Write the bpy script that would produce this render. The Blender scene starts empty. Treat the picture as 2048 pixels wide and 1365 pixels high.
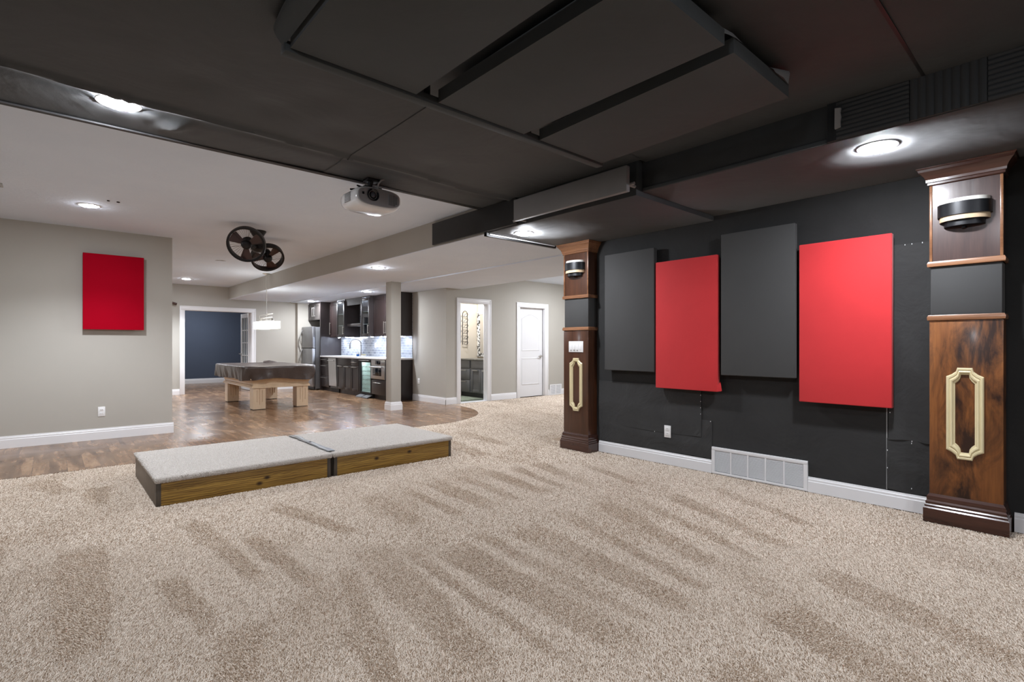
import bpy, bmesh, math, random
import numpy as np
from mathutils import Vector, Matrix
random.seed(7)
sc = bpy.context.scene
col = sc.collection
PI = math.pi

# ------------------------------------------------------------------ camera, world, exposure
cam_d = bpy.data.cameras.new('camera')
cam = bpy.data.objects.new('camera', cam_d)
col.objects.link(cam)
cam.location = (0, 0, 1.2)
cam.rotation_euler = (PI / 2, 0, -math.radians(41.76))
cam_d.sensor_width = 36
cam_d.lens = 1035 / 2048 * 36
cam_d.shift_y = (690 - 682.5) / 2048
cam_d.clip_start = 0.02
cam_d.clip_end = 100
sc.camera = cam
w = bpy.data.worlds.new('world')
w.use_nodes = True
w.node_tree.nodes['Background'].inputs[0].default_value = (0.02, 0.02, 0.02, 1)
w.node_tree.nodes['Background'].inputs[1].default_value = 0.0
sc.world = w
sc.view_settings.view_transform = 'Standard'
sc.view_settings.look = 'None'
sc.view_settings.gamma = 1
sc.view_settings.use_curve_mapping = False
sc.view_settings.exposure = 0.0
sc.cycles.use_denoising = True
sc.cycles.max_bounces = 8
sc.cycles.diffuse_bounces = 6
sc.cycles.glossy_bounces = 4
sc.cycles.transmission_bounces = 6
sc.cycles.sample_clamp_indirect = 8
sc.cycles.caustics_reflective = False
sc.cycles.caustics_refractive = False

# lamp strengths (radiance of each recessed lens)
K_THEATRE = 680.0
K_DEN = 340.0
P_DEN = 330.0
K_SOFFIT = 1050.0
K_HALL_FILL = 1250.0
K_BLUE_FILL = 1100.0


# ------------------------------------------------------------------ materials
def lin(c):
    return tuple(((v / 255) / 12.92 if v / 255 <= 0.04045 else ((v / 255 + 0.055) / 1.055) ** 2.4) for v in c) + (1,)


class M:
    """small node-material writer"""
    def __init__(s, name):
        s.m = bpy.data.materials.new(name)
        s.m.use_nodes = True
        s.t = s.m.node_tree
        s.n = s.t.nodes
        s.b = s.n['Principled BSDF']

    def node(s, typ, **kw):
        n = s.n.new(typ)
        for k, v in kw.items():
            setattr(n, k, v)
        return n

    def link(s, a, b):
        s.t.links.new(a, b)

    def pos(s, scale=(1, 1, 1), rot=(0, 0, 0)):
        g = s.node('ShaderNodeNewGeometry')
        mp = s.node('ShaderNodeMapping')
        mp.inputs['Scale'].default_value = scale
        mp.inputs['Rotation'].default_value = rot
        s.link(g.outputs['Position'], mp.inputs['Vector'])
        return mp.outputs['Vector']

    def noise(s, vec, scale, detail=4, rough=0.5, dist=0.0):
        n = s.node('ShaderNodeTexNoise')
        n.inputs['Scale'].default_value = scale
        n.inputs['Detail'].default_value = detail
        n.inputs['Roughness'].default_value = rough
        n.inputs['Distortion'].default_value = dist
        s.link(vec, n.inputs['Vector'])
        return n.outputs['Fac']

    def ramp(s, fac, stops):
        r = s.node('ShaderNodeValToRGB')
        e = r.color_ramp.elements
        while len(e) < len(stops):
            e.new(0.5)
        for i, (p, c) in enumerate(stops):
            e[i].position = p
            e[i].color = c
        s.link(fac, r.inputs['Fac'])
        return r.outputs['Color']

    def mix(s, fac, a, b, mode='MIX'):
        n = s.node('ShaderNodeMix', data_type='RGBA', blend_type=mode)
        for sock, v in ((n.inputs[0], fac), (n.inputs[6], a), (n.inputs[7], b)):
            if hasattr(v, 'is_linked'):
                s.link(v, sock)
            else:
                sock.default_value = v
        return n.outputs[2]

    def bump(s, h, strength=0.3, dist=0.005):
        n = s.node('ShaderNodeBump')
        n.inputs['Strength'].default_value = strength
        n.inputs['Distance'].default_value = dist
        s.link(h, n.inputs['Height'])
        s.link(n.outputs['Normal'], s.b.inputs['Normal'])

    def set(s, **kw):
        for k, v in kw.items():
            s.b.inputs[k.replace('_', ' ')].default_value = v
        return s


def simple(name, rgb, rough=0.5, metal=0.0, var=0.06, nscale=6.0, bump=0.0, bscale=80.0, bdist=0.002, stretch=(1, 1, 1), spec=0.5, coat=0.0):
    k = M(name)
    c = lin(rgb)
    v = k.pos(stretch)
    f = k.noise(v, nscale)
    lo = tuple(max(0, x * (1 - var)) for x in c[:3]) + (1,)
    hi = tuple(min(1, x * (1 + var)) for x in c[:3]) + (1,)
    k.link(k.ramp(f, [(0.3, lo), (0.7, hi)]), k.b.inputs['Base Color'])
    k.set(Roughness=rough, Metallic=metal)
    k.b.inputs['Specular IOR Level'].default_value = spec
    if coat:
        k.b.inputs['Coat Weight'].default_value = coat
        k.b.inputs['Coat Roughness'].default_value = 0.12
    if bump:
        k.bump(k.noise(v, bscale, 3), bump, bdist)
    return k.m


def emit(name, rgb, strength):
    k = M(name)
    k.b.inputs['Base Color'].default_value = lin(rgb)
    k.b.inputs['Emission Color'].default_value = lin(rgb)
    k.b.inputs['Emission Strength'].default_value = strength
    v = k.pos()
    f = k.noise(v, 5)
    k.link(k.ramp(f, [(0, (0.45, 0.45, 0.45, 1)), (1, (0.5, 0.5, 0.5, 1))]), k.b.inputs['Roughness'])
    return k.m


def woodmat(name, dark, light, axis='Z', scale=1.0, rough=0.3, coat=0.3, blotch=None, contrast=(0.35, 0.65), bump=0.1, knots=False):
    k = M(name)
    st = {'Z': (9, 9, 0.7), 'X': (0.7, 9, 9), 'Y': (9, 0.7, 9)}[axis]
    st = tuple(x * scale for x in st)
    v = k.pos(st)
    f = k.noise(v, 1.6, 6, 0.6, 0.8)
    c = k.ramp(f, [(contrast[0], lin(dark)), (contrast[1], lin(light))])
    fine = k.noise(k.pos(tuple(x * 6 for x in st)), 2.0, 3)
    c = k.mix(0.25, c, k.ramp(fine, [(0.35, lin(dark)), (0.7, lin(light))]))
    if blotch:
        bst = {'Z': (5, 5, 1.6), 'X': (1.6, 5, 5), 'Y': (5, 1.6, 5)}[axis]
        bf = k.noise(k.pos(bst), 1.25, 6, 0.66, 0.6)
        c = k.mix(k.ramp(bf, [(0.42, (0, 0, 0, 1)), (0.60, (1, 1, 1, 1))]), c, lin(blotch))
    if knots:
        vo = k.node('ShaderNodeTexVoronoi')
        vo.inputs['Scale'].default_value = 1.0
        k.link(k.pos((1.7, 3.0, 6.5)), vo.inputs['Vector'])
        c = k.mix(k.ramp(vo.outputs['Distance'], [(0.05, (1, 1, 1, 1)), (0.17, (0, 0, 0, 1))]), c, lin((52, 33, 14)))
    k.link(c, k.b.inputs['Base Color'])
    k.set(Roughness=rough)
    k.b.inputs['Coat Weight'].default_value = coat
    k.b.inputs['Coat Roughness'].default_value = 0.15
    k.bump(f, bump, 0.002)
    return k.m


TAN = simple('tan_paint', (177, 173, 165), 0.75, var=0.02, nscale=1.5, bump=0.08, bscale=140, bdist=0.001)
NAVY = simple('navy_paint', (72, 82, 100), 0.7, var=0.03, nscale=2, bump=0.06, bscale=140, bdist=0.001)
WHITE = simple('white_trim_paint', (232, 232, 234), 0.35, var=0.01, nscale=3)
DOORW = simple('white_door_paint', (222, 222, 224), 0.4, var=0.01, nscale=3)
PLASTIC = simple('white_plastic', (238, 238, 238), 0.3, var=0.01)
DARKSLOT = simple('dark_slot', (30, 30, 32), 0.6)


def ceiling_mat():
    k = M('stippled_ceiling_paint')
    v = k.pos()
    f = k.noise(v, 2.0)
    k.link(k.ramp(f, [(0.3, lin((222, 232, 246))), (0.7, lin((227, 236, 249)))]), k.b.inputs['Base Color'])
    k.set(Roughness=0.85)
    a = k.noise(v, 14, 5, 0.6, 0.6)
    k.bump(k.ramp(a, [(0.42, (0, 0, 0, 1)), (0.62, (1, 1, 1, 1))]), 0.25, 0.004)
    return k.m


CEIL = ceiling_mat()


def fabric_mat(name, rgb, rough=0.8, sheen=0.25, var=0.15, wr=0.35, wscale=2.2):
    k = M(name)
    c = lin(rgb)
    v = k.pos()
    f = k.noise(v, 3.0, 5, 0.6)
    lo = tuple(x * (1 - var) for x in c[:3]) + (1,)
    hi = tuple(x * (1 + var) for x in c[:3]) + (1,)
    k.link(k.ramp(f, [(0.3, lo), (0.7, hi)]), k.b.inputs['Base Color'])
    k.set(Roughness=rough)
    k.b.inputs['Specular IOR Level'].default_value = 0.35 if sheen else 0.08
    k.b.inputs['Sheen Weight'].default_value = sheen
    k.b.inputs['Sheen Roughness'].default_value = 0.5
    a = k.noise(v, wscale, 4, 0.55, 0.7)
    b = k.noise(v, 260, 2)
    mx = k.node('ShaderNodeMath', operation='MULTIPLY_ADD')
    k.link(b, mx.inputs[0])
    mx.inputs[1].default_value = 0.03
    k.link(a, mx.inputs[2])
    k.bump(mx.outputs[0], wr, 0.05)
    return k.m


BLACKF = fabric_mat('black_fabric', (36, 36, 36))
BLACKC = fabric_mat('black_ceiling_fabric', (50, 54, 57), rough=0.62, sheen=0.2, wr=0.25, wscale=1.3)
BLACKP = fabric_mat('black_patch_fabric', (45, 45, 45), wr=0.4, wscale=3)
CHAR = fabric_mat('charcoal_fabric', (67, 67, 67), sheen=0.1, var=0.04, wr=0.05)
CLOUD = fabric_mat('dark_grey_panel_fabric', (67, 72, 75), sheen=0.1, var=0.05, wr=0.12)
GREYP = fabric_mat('grey_panel_fabric', (132, 132, 134), sheen=0.1, var=0.06, wr=0.05)
RED = fabric_mat('red_fabric', (206, 50, 54), sheen=0.15, var=0.04, wr=0.06)
DKRED = fabric_mat('crimson_fabric', (170, 0, 30), sheen=0.0, var=0.03, wr=0.04)
FOAM = fabric_mat('charcoal_foam', (68, 70, 72), var=0.05, wr=0.02, sheen=0)
SCRAP = fabric_mat('grey_backing_cloth', (150, 150, 150), var=0.05, wr=0.1, sheen=0)
BLACKMETAL = simple('black_metal', (32, 33, 36), 0.4, 0.4)
BLKPAINT = simple('black_paint', (28, 28, 29), 0.5)


def wood_floor():
    k = M('walnut_plank_floor')
    g = k.pos((1, 1, 1), (0, 0, PI / 2))
    br = k.node('ShaderNodeTexBrick')
    br.inputs['Scale'].default_value = 1.0
    br.inputs['Brick Width'].default_value = 1.22
    br.inputs['Row Height'].default_value = 0.127
    br.inputs['Mortar Size'].default_value = 0.0016
    br.inputs['Mortar Smooth'].default_value = 0.2
    br.inputs['Bias'].default_value = 0.0
    br.inputs['Color1'].default_value = (0, 0, 0, 1)
    br.inputs['Color2'].default_value = (1, 1, 1, 1)
    br.inputs['Mortar'].default_value = (0.5, 0.5, 0.5, 1)
    br.offset = 0.37
    k.link(g, br.inputs['Vector'])
    # each plank shifts the grain
    sep = k.node('ShaderNodeVectorMath', operation='MULTIPLY_ADD')
    k.link(br.outputs['Color'], sep.inputs[0])
    sep.inputs[1].default_value = (0.9, 0.8, 0.4)
    k.link(k.pos((1.0, 1.0, 1)), sep.inputs[2])
    def grain(sx, sy, sc, det, dist):
        mp = k.node('ShaderNodeMapping')
        mp.inputs['Scale'].default_value = (sx, sy, 1)
        k.link(sep.outputs[0], mp.inputs['Vector'])
        return k.noise(mp.outputs['Vector'], sc, det, 0.55, dist)
    f = grain(4.0, 0.75, 1.5, 4, 0.9)
    c = k.ramp(f, [(0.33, lin((70, 47, 33))), (0.45, lin((106, 78, 56))), (0.56, lin((142, 109, 82))), (0.70, lin((184, 150, 117)))])
    f2 = grain(16.0, 1.3, 2.0, 4, 0.5)
    c = k.mix(0.3, c, k.ramp(f2, [(0.3, lin((78, 55, 40))), (0.7, lin((176, 144, 114)))]))
    tone = k.mix(0.14, c, k.ramp(br.outputs['Color'], [(0, lin((112, 88, 70))), (1, lin((164, 136, 111)))]))
    tone = k.mix(br.outputs['Fac'], tone, lin((84, 62, 47)))
    k.link(tone, k.b.inputs['Base Color'])
    rr = k.ramp(k.noise(k.pos(), 3.0), [(0.3, (0.2, 0.2, 0.2, 1)), (0.7, (0.3, 0.3, 0.3, 1))])
    k.link(rr, k.b.inputs['Roughness'])
    inv = k.node('ShaderNodeMath', operation='SUBTRACT')
    inv.inputs[0].default_value = 1
    k.link(br.outputs['Fac'], inv.inputs[1])
    k.bump(inv.outputs[0], 0.4, 0.001)
    return k.m


WOODF = wood_floor()


def carpet_mat(name, lo, hi):
    k = M(name)
    v = k.pos()
    a = k.noise(v, 170, 3, 0.6)
    b = k.noise(v, 45, 4, 0.6)
    c = k.ramp(a, [(0.3, lin(lo)), (0.65, lin(hi))])
    k.link(c, k.b.inputs['Base Color'])
    k.set(Roughness=0.95)
    k.b.inputs['Specular IOR Level'].default_value = 0.1
    mx = k.node('ShaderNodeMath', operation='ADD')
    k.link(a, mx.inputs[0])
    k.link(b, mx.inputs[1])
    k.bump(mx.outputs[0], 0.9, 0.008)
    return k.m


CARPET = carpet_mat('beige_carpet_backing', (150, 129, 108), (182, 163, 143))


def yarn_mat(name, lo, mid, hi):
    k = M(name)
    h = k.node('ShaderNodeHairInfo')
    c = k.ramp(h.outputs['Random'], [(0.05, lin(lo)), (0.35, lin(mid)), (0.95, lin(hi))])
    k.link(c, k.b.inputs['Base Color'])
    k.set(Roughness=0.9)
    k.b.inputs['Specular IOR Level'].default_value = 0.12
    return k.m


YARN = yarn_mat('beige_carpet_yarn', (172, 152, 132), (215, 200, 184), (238, 227, 214))
YARN2 = yarn_mat('pale_carpet_yarn', (206, 201, 196), (214, 209, 204), (223, 219, 214))

PILW = woodmat('dark_stained_wood', (52, 30, 20), (92, 56, 36), 'Z', 1.0, 0.28, 0.35, contrast=(0.25, 0.75))
PILW2 = woodmat('blotchy_stained_wood', (100, 58, 30), (156, 98, 50), 'Z', 1.0, 0.38, 0.15, blotch=(46, 26, 17), contrast=(0.25, 0.75))
PILU = woodmat('glossy_dark_wood', (50, 34, 32), (80, 56, 50), 'Z', 1.0, 0.38, 0.5, contrast=(0.25, 0.75), bump=0.5)
RAILW = woodmat('warm_brown_trim_wood', (112, 74, 50), (158, 112, 80), 'Y', 1.0, 0.3, 0.3)
BASEW = woodmat('espresso_moulding_wood', (50, 30, 25), (78, 48, 38), 'Y', 1.0, 0.22, 0.6)
def pine_mat():
    k = M('stained_pine')
    v = k.pos((0.5, 1.0, 1.0))
    wv = k.node('ShaderNodeTexWave', wave_type='BANDS', bands_direction='Z')
    wv.inputs['Scale'].default_value = 19
    wv.inputs['Distortion'].default_value = 11.0
    wv.inputs['Detail'].default_value = 3
    wv.inputs['Detail Scale'].default_value = 0.55
    k.link(v, wv.inputs['Vector'])
    c = k.ramp(wv.outputs['Fac'], [(0.05, lin((110, 80, 36))), (0.5, lin((144, 110, 48))), (0.95, lin((178, 142, 66)))])
    fine = k.noise(k.pos((2, 2, 70)), 2.0, 3)
    c = k.mix(0.6, c, k.ramp(fine, [(0.35, lin((104, 74, 32))), (0.7, lin((178, 142, 68)))]))
    for (kx, kz) in ((1.36, 0.085), (2.36, 0.10), (2.72, 0.115), (1.30, 0.045)):
        dv = k.node('ShaderNodeVectorMath', operation='DISTANCE')
        k.link(k.pos((1.0, 0.0, 1.6)), dv.inputs[0])
        dv.inputs[1].default_value = (kx, 0, kz * 1.6)
        c = k.mix(k.ramp(dv.outputs['Value'], [(0.012, (1, 1, 1, 1)), (0.034, (0, 0, 0, 1))]), c, lin((52, 32, 12)))
    k.link(c, k.b.inputs['Base Color'])
    k.set(Roughness=0.42)
    return k.m


PINE = pine_mat()
POSTW = simple('dark_grey_stained_wood', (74, 66, 57), 0.5, var=0.3, nscale=20, stretch=(1, 1, 0.15))
CREAM = simple('cream_paint', (222, 208, 168), 0.35, var=0.03, nscale=8)
MAPLE = woodmat('light_maple', (214, 188, 156), (230, 208, 180), 'Z', 0.7, 0.35, 0.2, contrast=(0.2, 0.8), bump=0.02)
ESPRESSO = simple('espresso_cabinet_wood', (47, 41, 41), 0.36, var=0.12, nscale=4, stretch=(6, 6, 0.6), coat=0.1)
ESPRESSO2 = simple('dark_brown_cabinet_wood', (42, 31, 30), 0.42, var=0.14, nscale=4, stretch=(6, 6, 0.6), coat=0.1)
VANITY = simple('charcoal_vanity_paint', (104, 104, 107), 0.45)
STEEL = simple('brushed_stainless', (196, 196, 196), 0.3, 0.9, var=0.06, nscale=6, stretch=(20, 20, 0.6))
STEELG = simple('grey_stainless', (146, 147, 150), 0.32, 0.75, var=0.05, nscale=6, stretch=(20, 20, 0.6))
DKGREY = simple('dark_grey_enamel', (92, 93, 96), 0.45)
CHROME = simple('chrome', (225, 225, 228), 0.12, 1.0, var=0.01)
NICKEL = simple('brushed_nickel', (205, 203, 198), 0.28, 0.95, var=0.02)
BLACKGLASS = simple('black_glass', (22, 24, 28), 0.08, 0.0)
QUARTZ = simple('white_quartz', (236, 236, 238), 0.2, var=0.03, nscale=18)
GRANITE = simple('grey_granite', (120, 118, 112), 0.25, var=0.35, nscale=60)
LEATHER = simple('brown_leatherette', (76, 66, 62), 0.33, var=0.1, nscale=4, bump=0.5, bscale=7, bdist=0.03)
BRONZE = simple('oil_rubbed_bronze', (38, 36, 36), 0.4, 0.6)
BLADE = simple('mahogany_blade', (66, 40, 34), 0.4, var=0.15, nscale=10)
PROJW = simple('projector_white_plastic', (225, 225, 226), 0.18, var=0.01, coat=0.4)
PROJG = simple('projector_grey_plastic', (140, 140, 142), 0.4, var=0.02)
BLUE = simple('blue_soap', (40, 110, 190), 0.2)
SPONGE = simple('yellow_sponge', (228, 216, 150), 0.8, bump=0.5, bscale=200)
MOSAICD = simple('bath_floor_tile', (128, 134, 124), 0.4, var=0.15, nscale=4)
RUG = simple('green_grey_bath_mat', (138, 146, 128), 0.9, var=0.2, nscale=30, bump=0.6, bscale=200)
BATHW = simple('warm_bath_paint', (216, 204, 186), 0.7, var=0.01)
SHADEG = simple('frosted_glass_shade', (235, 232, 225), 0.3, var=0.02)
TANWOODBAND = simple('pale_wood_band', (214, 190, 156), 0.4, var=0.06, nscale=20)


def tile_mat(name, c1, c2, grout, bw, rh, axis):
    k = M(name)
    rot = {'x': (0, PI / 2, PI / 2)}.get(axis, (0, 0, 0))
    # wall lies in the y-z plane: use y as u and z as v
    g = k.node('ShaderNodeNewGeometry')
    sx = k.node('ShaderNodeSeparateXYZ')
    k.link(g.outputs['Position'], sx.inputs[0])
    cx = k.node('ShaderNodeCombineXYZ')
    k.link(sx.outputs['Y'], cx.inputs['X'])
    k.link(sx.outputs['Z'], cx.inputs['Y'])
    br = k.node('ShaderNodeTexBrick')
    br.inputs['Scale'].default_value = 1
    br.inputs['Brick Width'].default_value = bw
    br.inputs['Row Height'].default_value = rh
    br.inputs['Mortar Size'].default_value = 0.004
    br.inputs['Color1'].default_value = lin(c1)
    br.inputs['Color2'].default_value = lin(c2)
    br.inputs['Mortar'].default_value = lin(grout)
    k.link(cx.outputs[0], br.inputs['Vector'])
    k.link(br.outputs['Color'], k.b.inputs['Base Color'])
    k.set(Roughness=0.15)
    return k.m


TILE = tile_mat('glass_subway_tile', (150, 156, 166), (184, 190, 198), (226, 228, 232), 0.15, 0.0575, 'x')


def mosaic_mat():
    k = M('black_white_mosaic')
    g = k.node('ShaderNodeNewGeometry')
    vo = k.node('ShaderNodeTexVoronoi')
    vo.inputs['Scale'].default_value = 26
    k.link(g.outputs['Position'], vo.inputs['Vector'])
    bw = k.node('ShaderNodeSeparateColor')
    k.link(vo.outputs['Color'], bw.inputs[0])
    k.link(k.ramp(bw.outputs[0], [(0.4, lin((60, 58, 56))), (0.55, lin((236, 234, 230)))]), k.b.inputs['Base Color'])
    k.set(Roughness=0.15)
    return k.m


MOSAIC = mosaic_mat()


def glass_mat(name, rgb, refl=0.10):
    k = M(name)
    tr = k.node('ShaderNodeBsdfTransparent')
    tr.inputs['Color'].default_value = lin(rgb)
    gl = k.node('ShaderNodeBsdfGlossy')
    f = k.noise(k.pos(), 4)
    k.link(k.ramp(f, [(0, (0.02, 0.02, 0.02, 1)), (1, (0.05, 0.05, 0.05, 1))]), gl.inputs['Roughness'])
    mx = k.node('ShaderNodeMixShader')
    mx.inputs[0].default_value = refl
    k.link(tr.outputs[0], mx.inputs[1])
    k.link(gl.outputs[0], mx.inputs[2])
    k.link(mx.outputs[0], k.n['Material Output'].inputs['Surface'])
    return k.m


GLASS = glass_mat('clear_glass', (244, 248, 248))
MIRROR = simple('mirror_silver', (235, 235, 235), 0.03, 1.0, var=0.005)
L_THEATRE = emit('theatre_lamp_lens', (244, 248, 255), K_THEATRE)
L_DEN = emit('den_lamp_lens', (244, 248, 255), K_DEN)
L_SOFFIT = emit('bar_lamp_lens', (244, 248, 255), K_SOFFIT)
L_HALL_FILL = emit('hall_fill_lens', (244, 248, 255), K_HALL_FILL)  # lens of the unseen fill lights added in the hall
L_BLUE_FILL = emit('office_fill_lens', (244, 248, 255), K_BLUE_FILL)  # lens of the unseen fill light added in the navy room
L_SHADE = emit('lit_white_shade', (255, 250, 242), 8.0)
L_PUCK = emit('led_puck_lens', (222, 233, 255), 380.0)
L_VAN = emit('lit_vanity_glass', (255, 247, 236), 6.0)
L_COOL = emit('cooler_light_strip', (236, 250, 252), 48.0)


# ------------------------------------------------------------------ mesh building
class MB:
    def __init__(s):
        s.bm = bmesh.new()

    def box(s, x0, x1, y0, y1, z0, z1, bev=0.0, seg=2):
        r = bmesh.ops.create_cube(s.bm, size=1.0)
        vs = r['verts']
        for v in vs:
            v.co = Vector((x0 + (v.co.x + 0.5) * (x1 - x0), y0 + (v.co.y + 0.5) * (y1 - y0), z0 + (v.co.z + 0.5) * (z1 - z0)))
        if bev > 0:
            es = list({e for v in vs for e in v.link_edges})
            bmesh.ops.bevel(s.bm, geom=es, offset=bev, segments=seg, affect='EDGES', profile=0.5)
        return s

    def cyl(s, p0, p1, r0, r1=None, seg=20, cap=True):
        r1 = r0 if r1 is None else r1
        p0, p1 = Vector(p0), Vector(p1)
        d = p1 - p0
        q = d.to_track_quat('Z', 'Y')
        a = [s.bm.verts.new(p0 + q @ Vector((r0 * math.cos(2 * PI * i / seg), r0 * math.sin(2 * PI * i / seg), 0))) for i in range(seg)]
        b = [s.bm.verts.new(p1 + q @ Vector((r1 * math.cos(2 * PI * i / seg), r1 * math.sin(2 * PI * i / seg), 0))) for i in range(seg)]
        for i in range(seg):
            j = (i + 1) % seg
            s.bm.faces.new((a[i], a[j], b[j], b[i]))
        if cap:
            s.bm.faces.new(a[::-1])
            s.bm.faces.new(b)
        return s

    def tube(s, pts, r, seg=8, closed=False):
        pts = [Vector(p) for p in pts]
        n = len(pts)
        rings = []
        up = Vector((0, 0, 1))
        prev = None
        for i, p in enumerate(pts):
            if closed:
                t = pts[(i + 1) % n] - pts[i - 1]
            else:
                t = pts[min(i + 1, n - 1)] - pts[max(i - 1, 0)]
            t.normalize()
            if prev is None:
                a = up if abs(t.dot(up)) < 0.9 else Vector((1, 0, 0))
                x = t.cross(a).normalized()
            else:
                x = (prev - t * prev.dot(t)).normalized()
            prev = x
            y = t.cross(x)
            rings.append([s.bm.verts.new(p + r * (math.cos(2 * PI * k / seg) * x + math.sin(2 * PI * k / seg) * y)) for k in range(seg)])
        m = n if closed else n - 1
        for i in range(m):
            A, B = rings[i], rings[(i + 1) % n]
            for k in range(seg):
                j = (k + 1) % seg
                s.bm.faces.new((A[k], A[j], B[j], B[k]))
        if not closed:
            s.bm.faces.new(rings[0][::-1])
            s.bm.faces.new(rings[-1])
        return s

    def lathe(s, prof, c=(0, 0, 0), axis=(0, 0, 1), seg=28, a0=0.0, a1=2 * PI, ref=None):
        """prof: (radius, height along axis)"""
        c = Vector(c)
        q = Vector(axis).normalized().to_track_quat('Z', 'Y')
        full = abs(a1 - a0 - 2 * PI) < 1e-6
        n = seg if full else seg + 1
        rows = []
        for (r, h) in prof:
            if r < 1e-6:
                rows.append([s.bm.verts.new(c + q @ Vector((0, 0, h)))])
            else:
                rows.append([s.bm.verts.new(c + q @ Vector((r * math.cos(a0 + (a1 - a0) * i / seg), r * math.sin(a0 + (a1 - a0) * i / seg), h))) for i in range(n)])
        for A, B in zip(rows, rows[1:]):
            for i in range(seg):
                j = (i + 1) % n
                if len(A) == 1 and len(B) == 1:
                    continue
                if len(A) == 1:
                    s.bm.faces.new((A[0], B[i], B[j]))
                elif len(B) == 1:
                    s.bm.faces.new((A[i], A[j], B[0]))
                else:
                    s.bm.faces.new((A[i], A[j], B[j], B[i]))
        return s

    def prism(s, pts, fn0, fn1):
        """pts 2D; fn maps (u,v) to 3D at both ends"""
        a = [s.bm.verts.new(fn0(*p)) for p in pts]
        b = [s.bm.verts.new(fn1(*p)) for p in pts]
        n = len(pts)
        for i in range(n):
            j = (i + 1) % n
            s.bm.faces.new((a[i], a[j], b[j], b[i]))
        s.bm.faces.new(a[::-1])
        s.bm.faces.new(b)
        return s

    def rows(s, rows, closed=False):
        R = [[s.bm.verts.new(p) for p in row] for row in rows]
        for A, B in zip(R, R[1:]):
            n = len(A)
            for i in range(n if closed else n - 1):
                j = (i + 1) % n
                s.bm.faces.new((A[i], A[j], B[j], B[i]))
        return s

    def ngon(s, pts):
        s.bm.faces.new([s.bm.verts.new(p) for p in pts])
        return s

    def turned(s, M4):
        bmesh.ops.transform(s.bm, matrix=M4, verts=s.bm.verts)
        return s


WLOC = {}


def wloc(o):
    return WLOC.get(o.name, Vector((0, 0, 0))) if o else Vector((0, 0, 0))


def obj(name, mb, mat, parent=None, smooth=40, at=None):
    me = bpy.data.meshes.new(name)
    bmesh.ops.recalc_face_normals(mb.bm, faces=mb.bm.faces)
    org = Vector(at) if at is not None else (wloc(parent) if parent else Vector((0, 0, 0)))
    bmesh.ops.translate(mb.bm, verts=mb.bm.verts, vec=-org)
    mb.bm.to_mesh(me)
    mb.bm.free()
    for p in me.polygons:
        p.use_smooth = True
    me.set_sharp_from_angle(angle=math.radians(smooth))
    me.materials.append(mat)
    o = bpy.data.objects.new(name, me)
    col.objects.link(o)
    if parent:
        o.parent = parent
        o.location = org - wloc(parent)
    else:
        o.location = org
    WLOC[o.name] = org
    return o


def tag(o, label, cat, group=None, kind=None):
    o['label'] = label
    o['category'] = cat
    if group:
        o['group'] = group
    if kind:
        o['kind'] = kind
    return o


def thing(name, label, cat, loc, group=None):
    o = bpy.data.objects.new(name, None)
    o.empty_display_size = 0.1
    col.objects.link(o)
    o.location = loc
    WLOC[o.name] = Vector(loc)
    return tag(o, label, cat, group)


def struct(name, mb, mat, smooth=40):
    o = obj(name, mb, mat, smooth=smooth)
    o['kind'] = 'structure'
    return o


def copy_tree(o, parent=None):
    c = o.copy()
    col.objects.link(c)
    if parent:
        c.parent = parent
    for ch in [x for x in bpy.data.objects if x.parent == o]:
        copy_tree(ch, c)
    return c


def B(*a, **k):
    return MB().box(*a, **k)


# ------------------------------------------------------------------ the shell
ZC = 2.66            # white ceiling
ZS = 2.36            # soffit underside
edge = [(-1.2, 6.47), (0.7, 6.46), (2.5, 6.52), (4.1, 6.58), (4.5, 6.57), (4.85, 6.66), (5.2, 6.82), (5.47, 7.02), (5.68, 7.27), (5.86, 7.62), (5.96, 7.98), (6.0, 8.3), (5.97, 8.6)]


def curve_pts(pts, n=6):
    out = []
    for i in range(len(pts) - 1):
        p0, p1, p2, p3 = pts[max(i - 1, 0)], pts[i], pts[i + 1], pts[min(i + 2, len(pts) - 1)]
        for k in range(n):
            t = k / n
            out.append(tuple(0.5 * ((2 * p1[d]) + (-p0[d] + p2[d]) * t + (2 * p0[d] - 5 * p1[d] + 4 * p2[d] - p3[d]) * t * t + (-p0[d] + 3 * p1[d] - 3 * p2[d] + p3[d]) * t ** 3) for d in (0, 1)))
    out.append(pts[-1])
    return out


EDGE = curve_pts(edge)
mb = MB()
wp = EDGE + [(6.0, 8.62), (6.0, 18.6), (-1.2, 18.6)]
mb.prism(wp, lambda x, y: (x, y, -0.06), lambda x, y: (x, y, 0.0))
struct('floor', mb, WOODF)
mb = MB()
cp = EDGE[::-1] + [(-1.2, -2.5), (10.1, -2.5), (10.1, 8.66), (5.97, 8.66)]
mb.prism(cp, lambda x, y: (x, y, -0.06), lambda x, y: (x, y, -0.008))
struct('floor_carpet', mb, CARPET)
struct('floor_bathroom', B(6.0, 7.9, 8.66, 10.1, -0.05, -0.002), MOSAICD)

struct('ceiling', B(-1.2, 10.1, 4.2, 18.6, ZC, ZC + 0.1), CEIL)
struct('ceiling_theater', B(-1.2, 4.75, -2.5, 4.2, ZC + 0.02, ZC + 0.1), BLKPAINT)
struct('ceiling_hall', B(4.75, 10.1, 1.9, 4.2, ZC, ZC + 0.1), CEIL)

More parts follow.
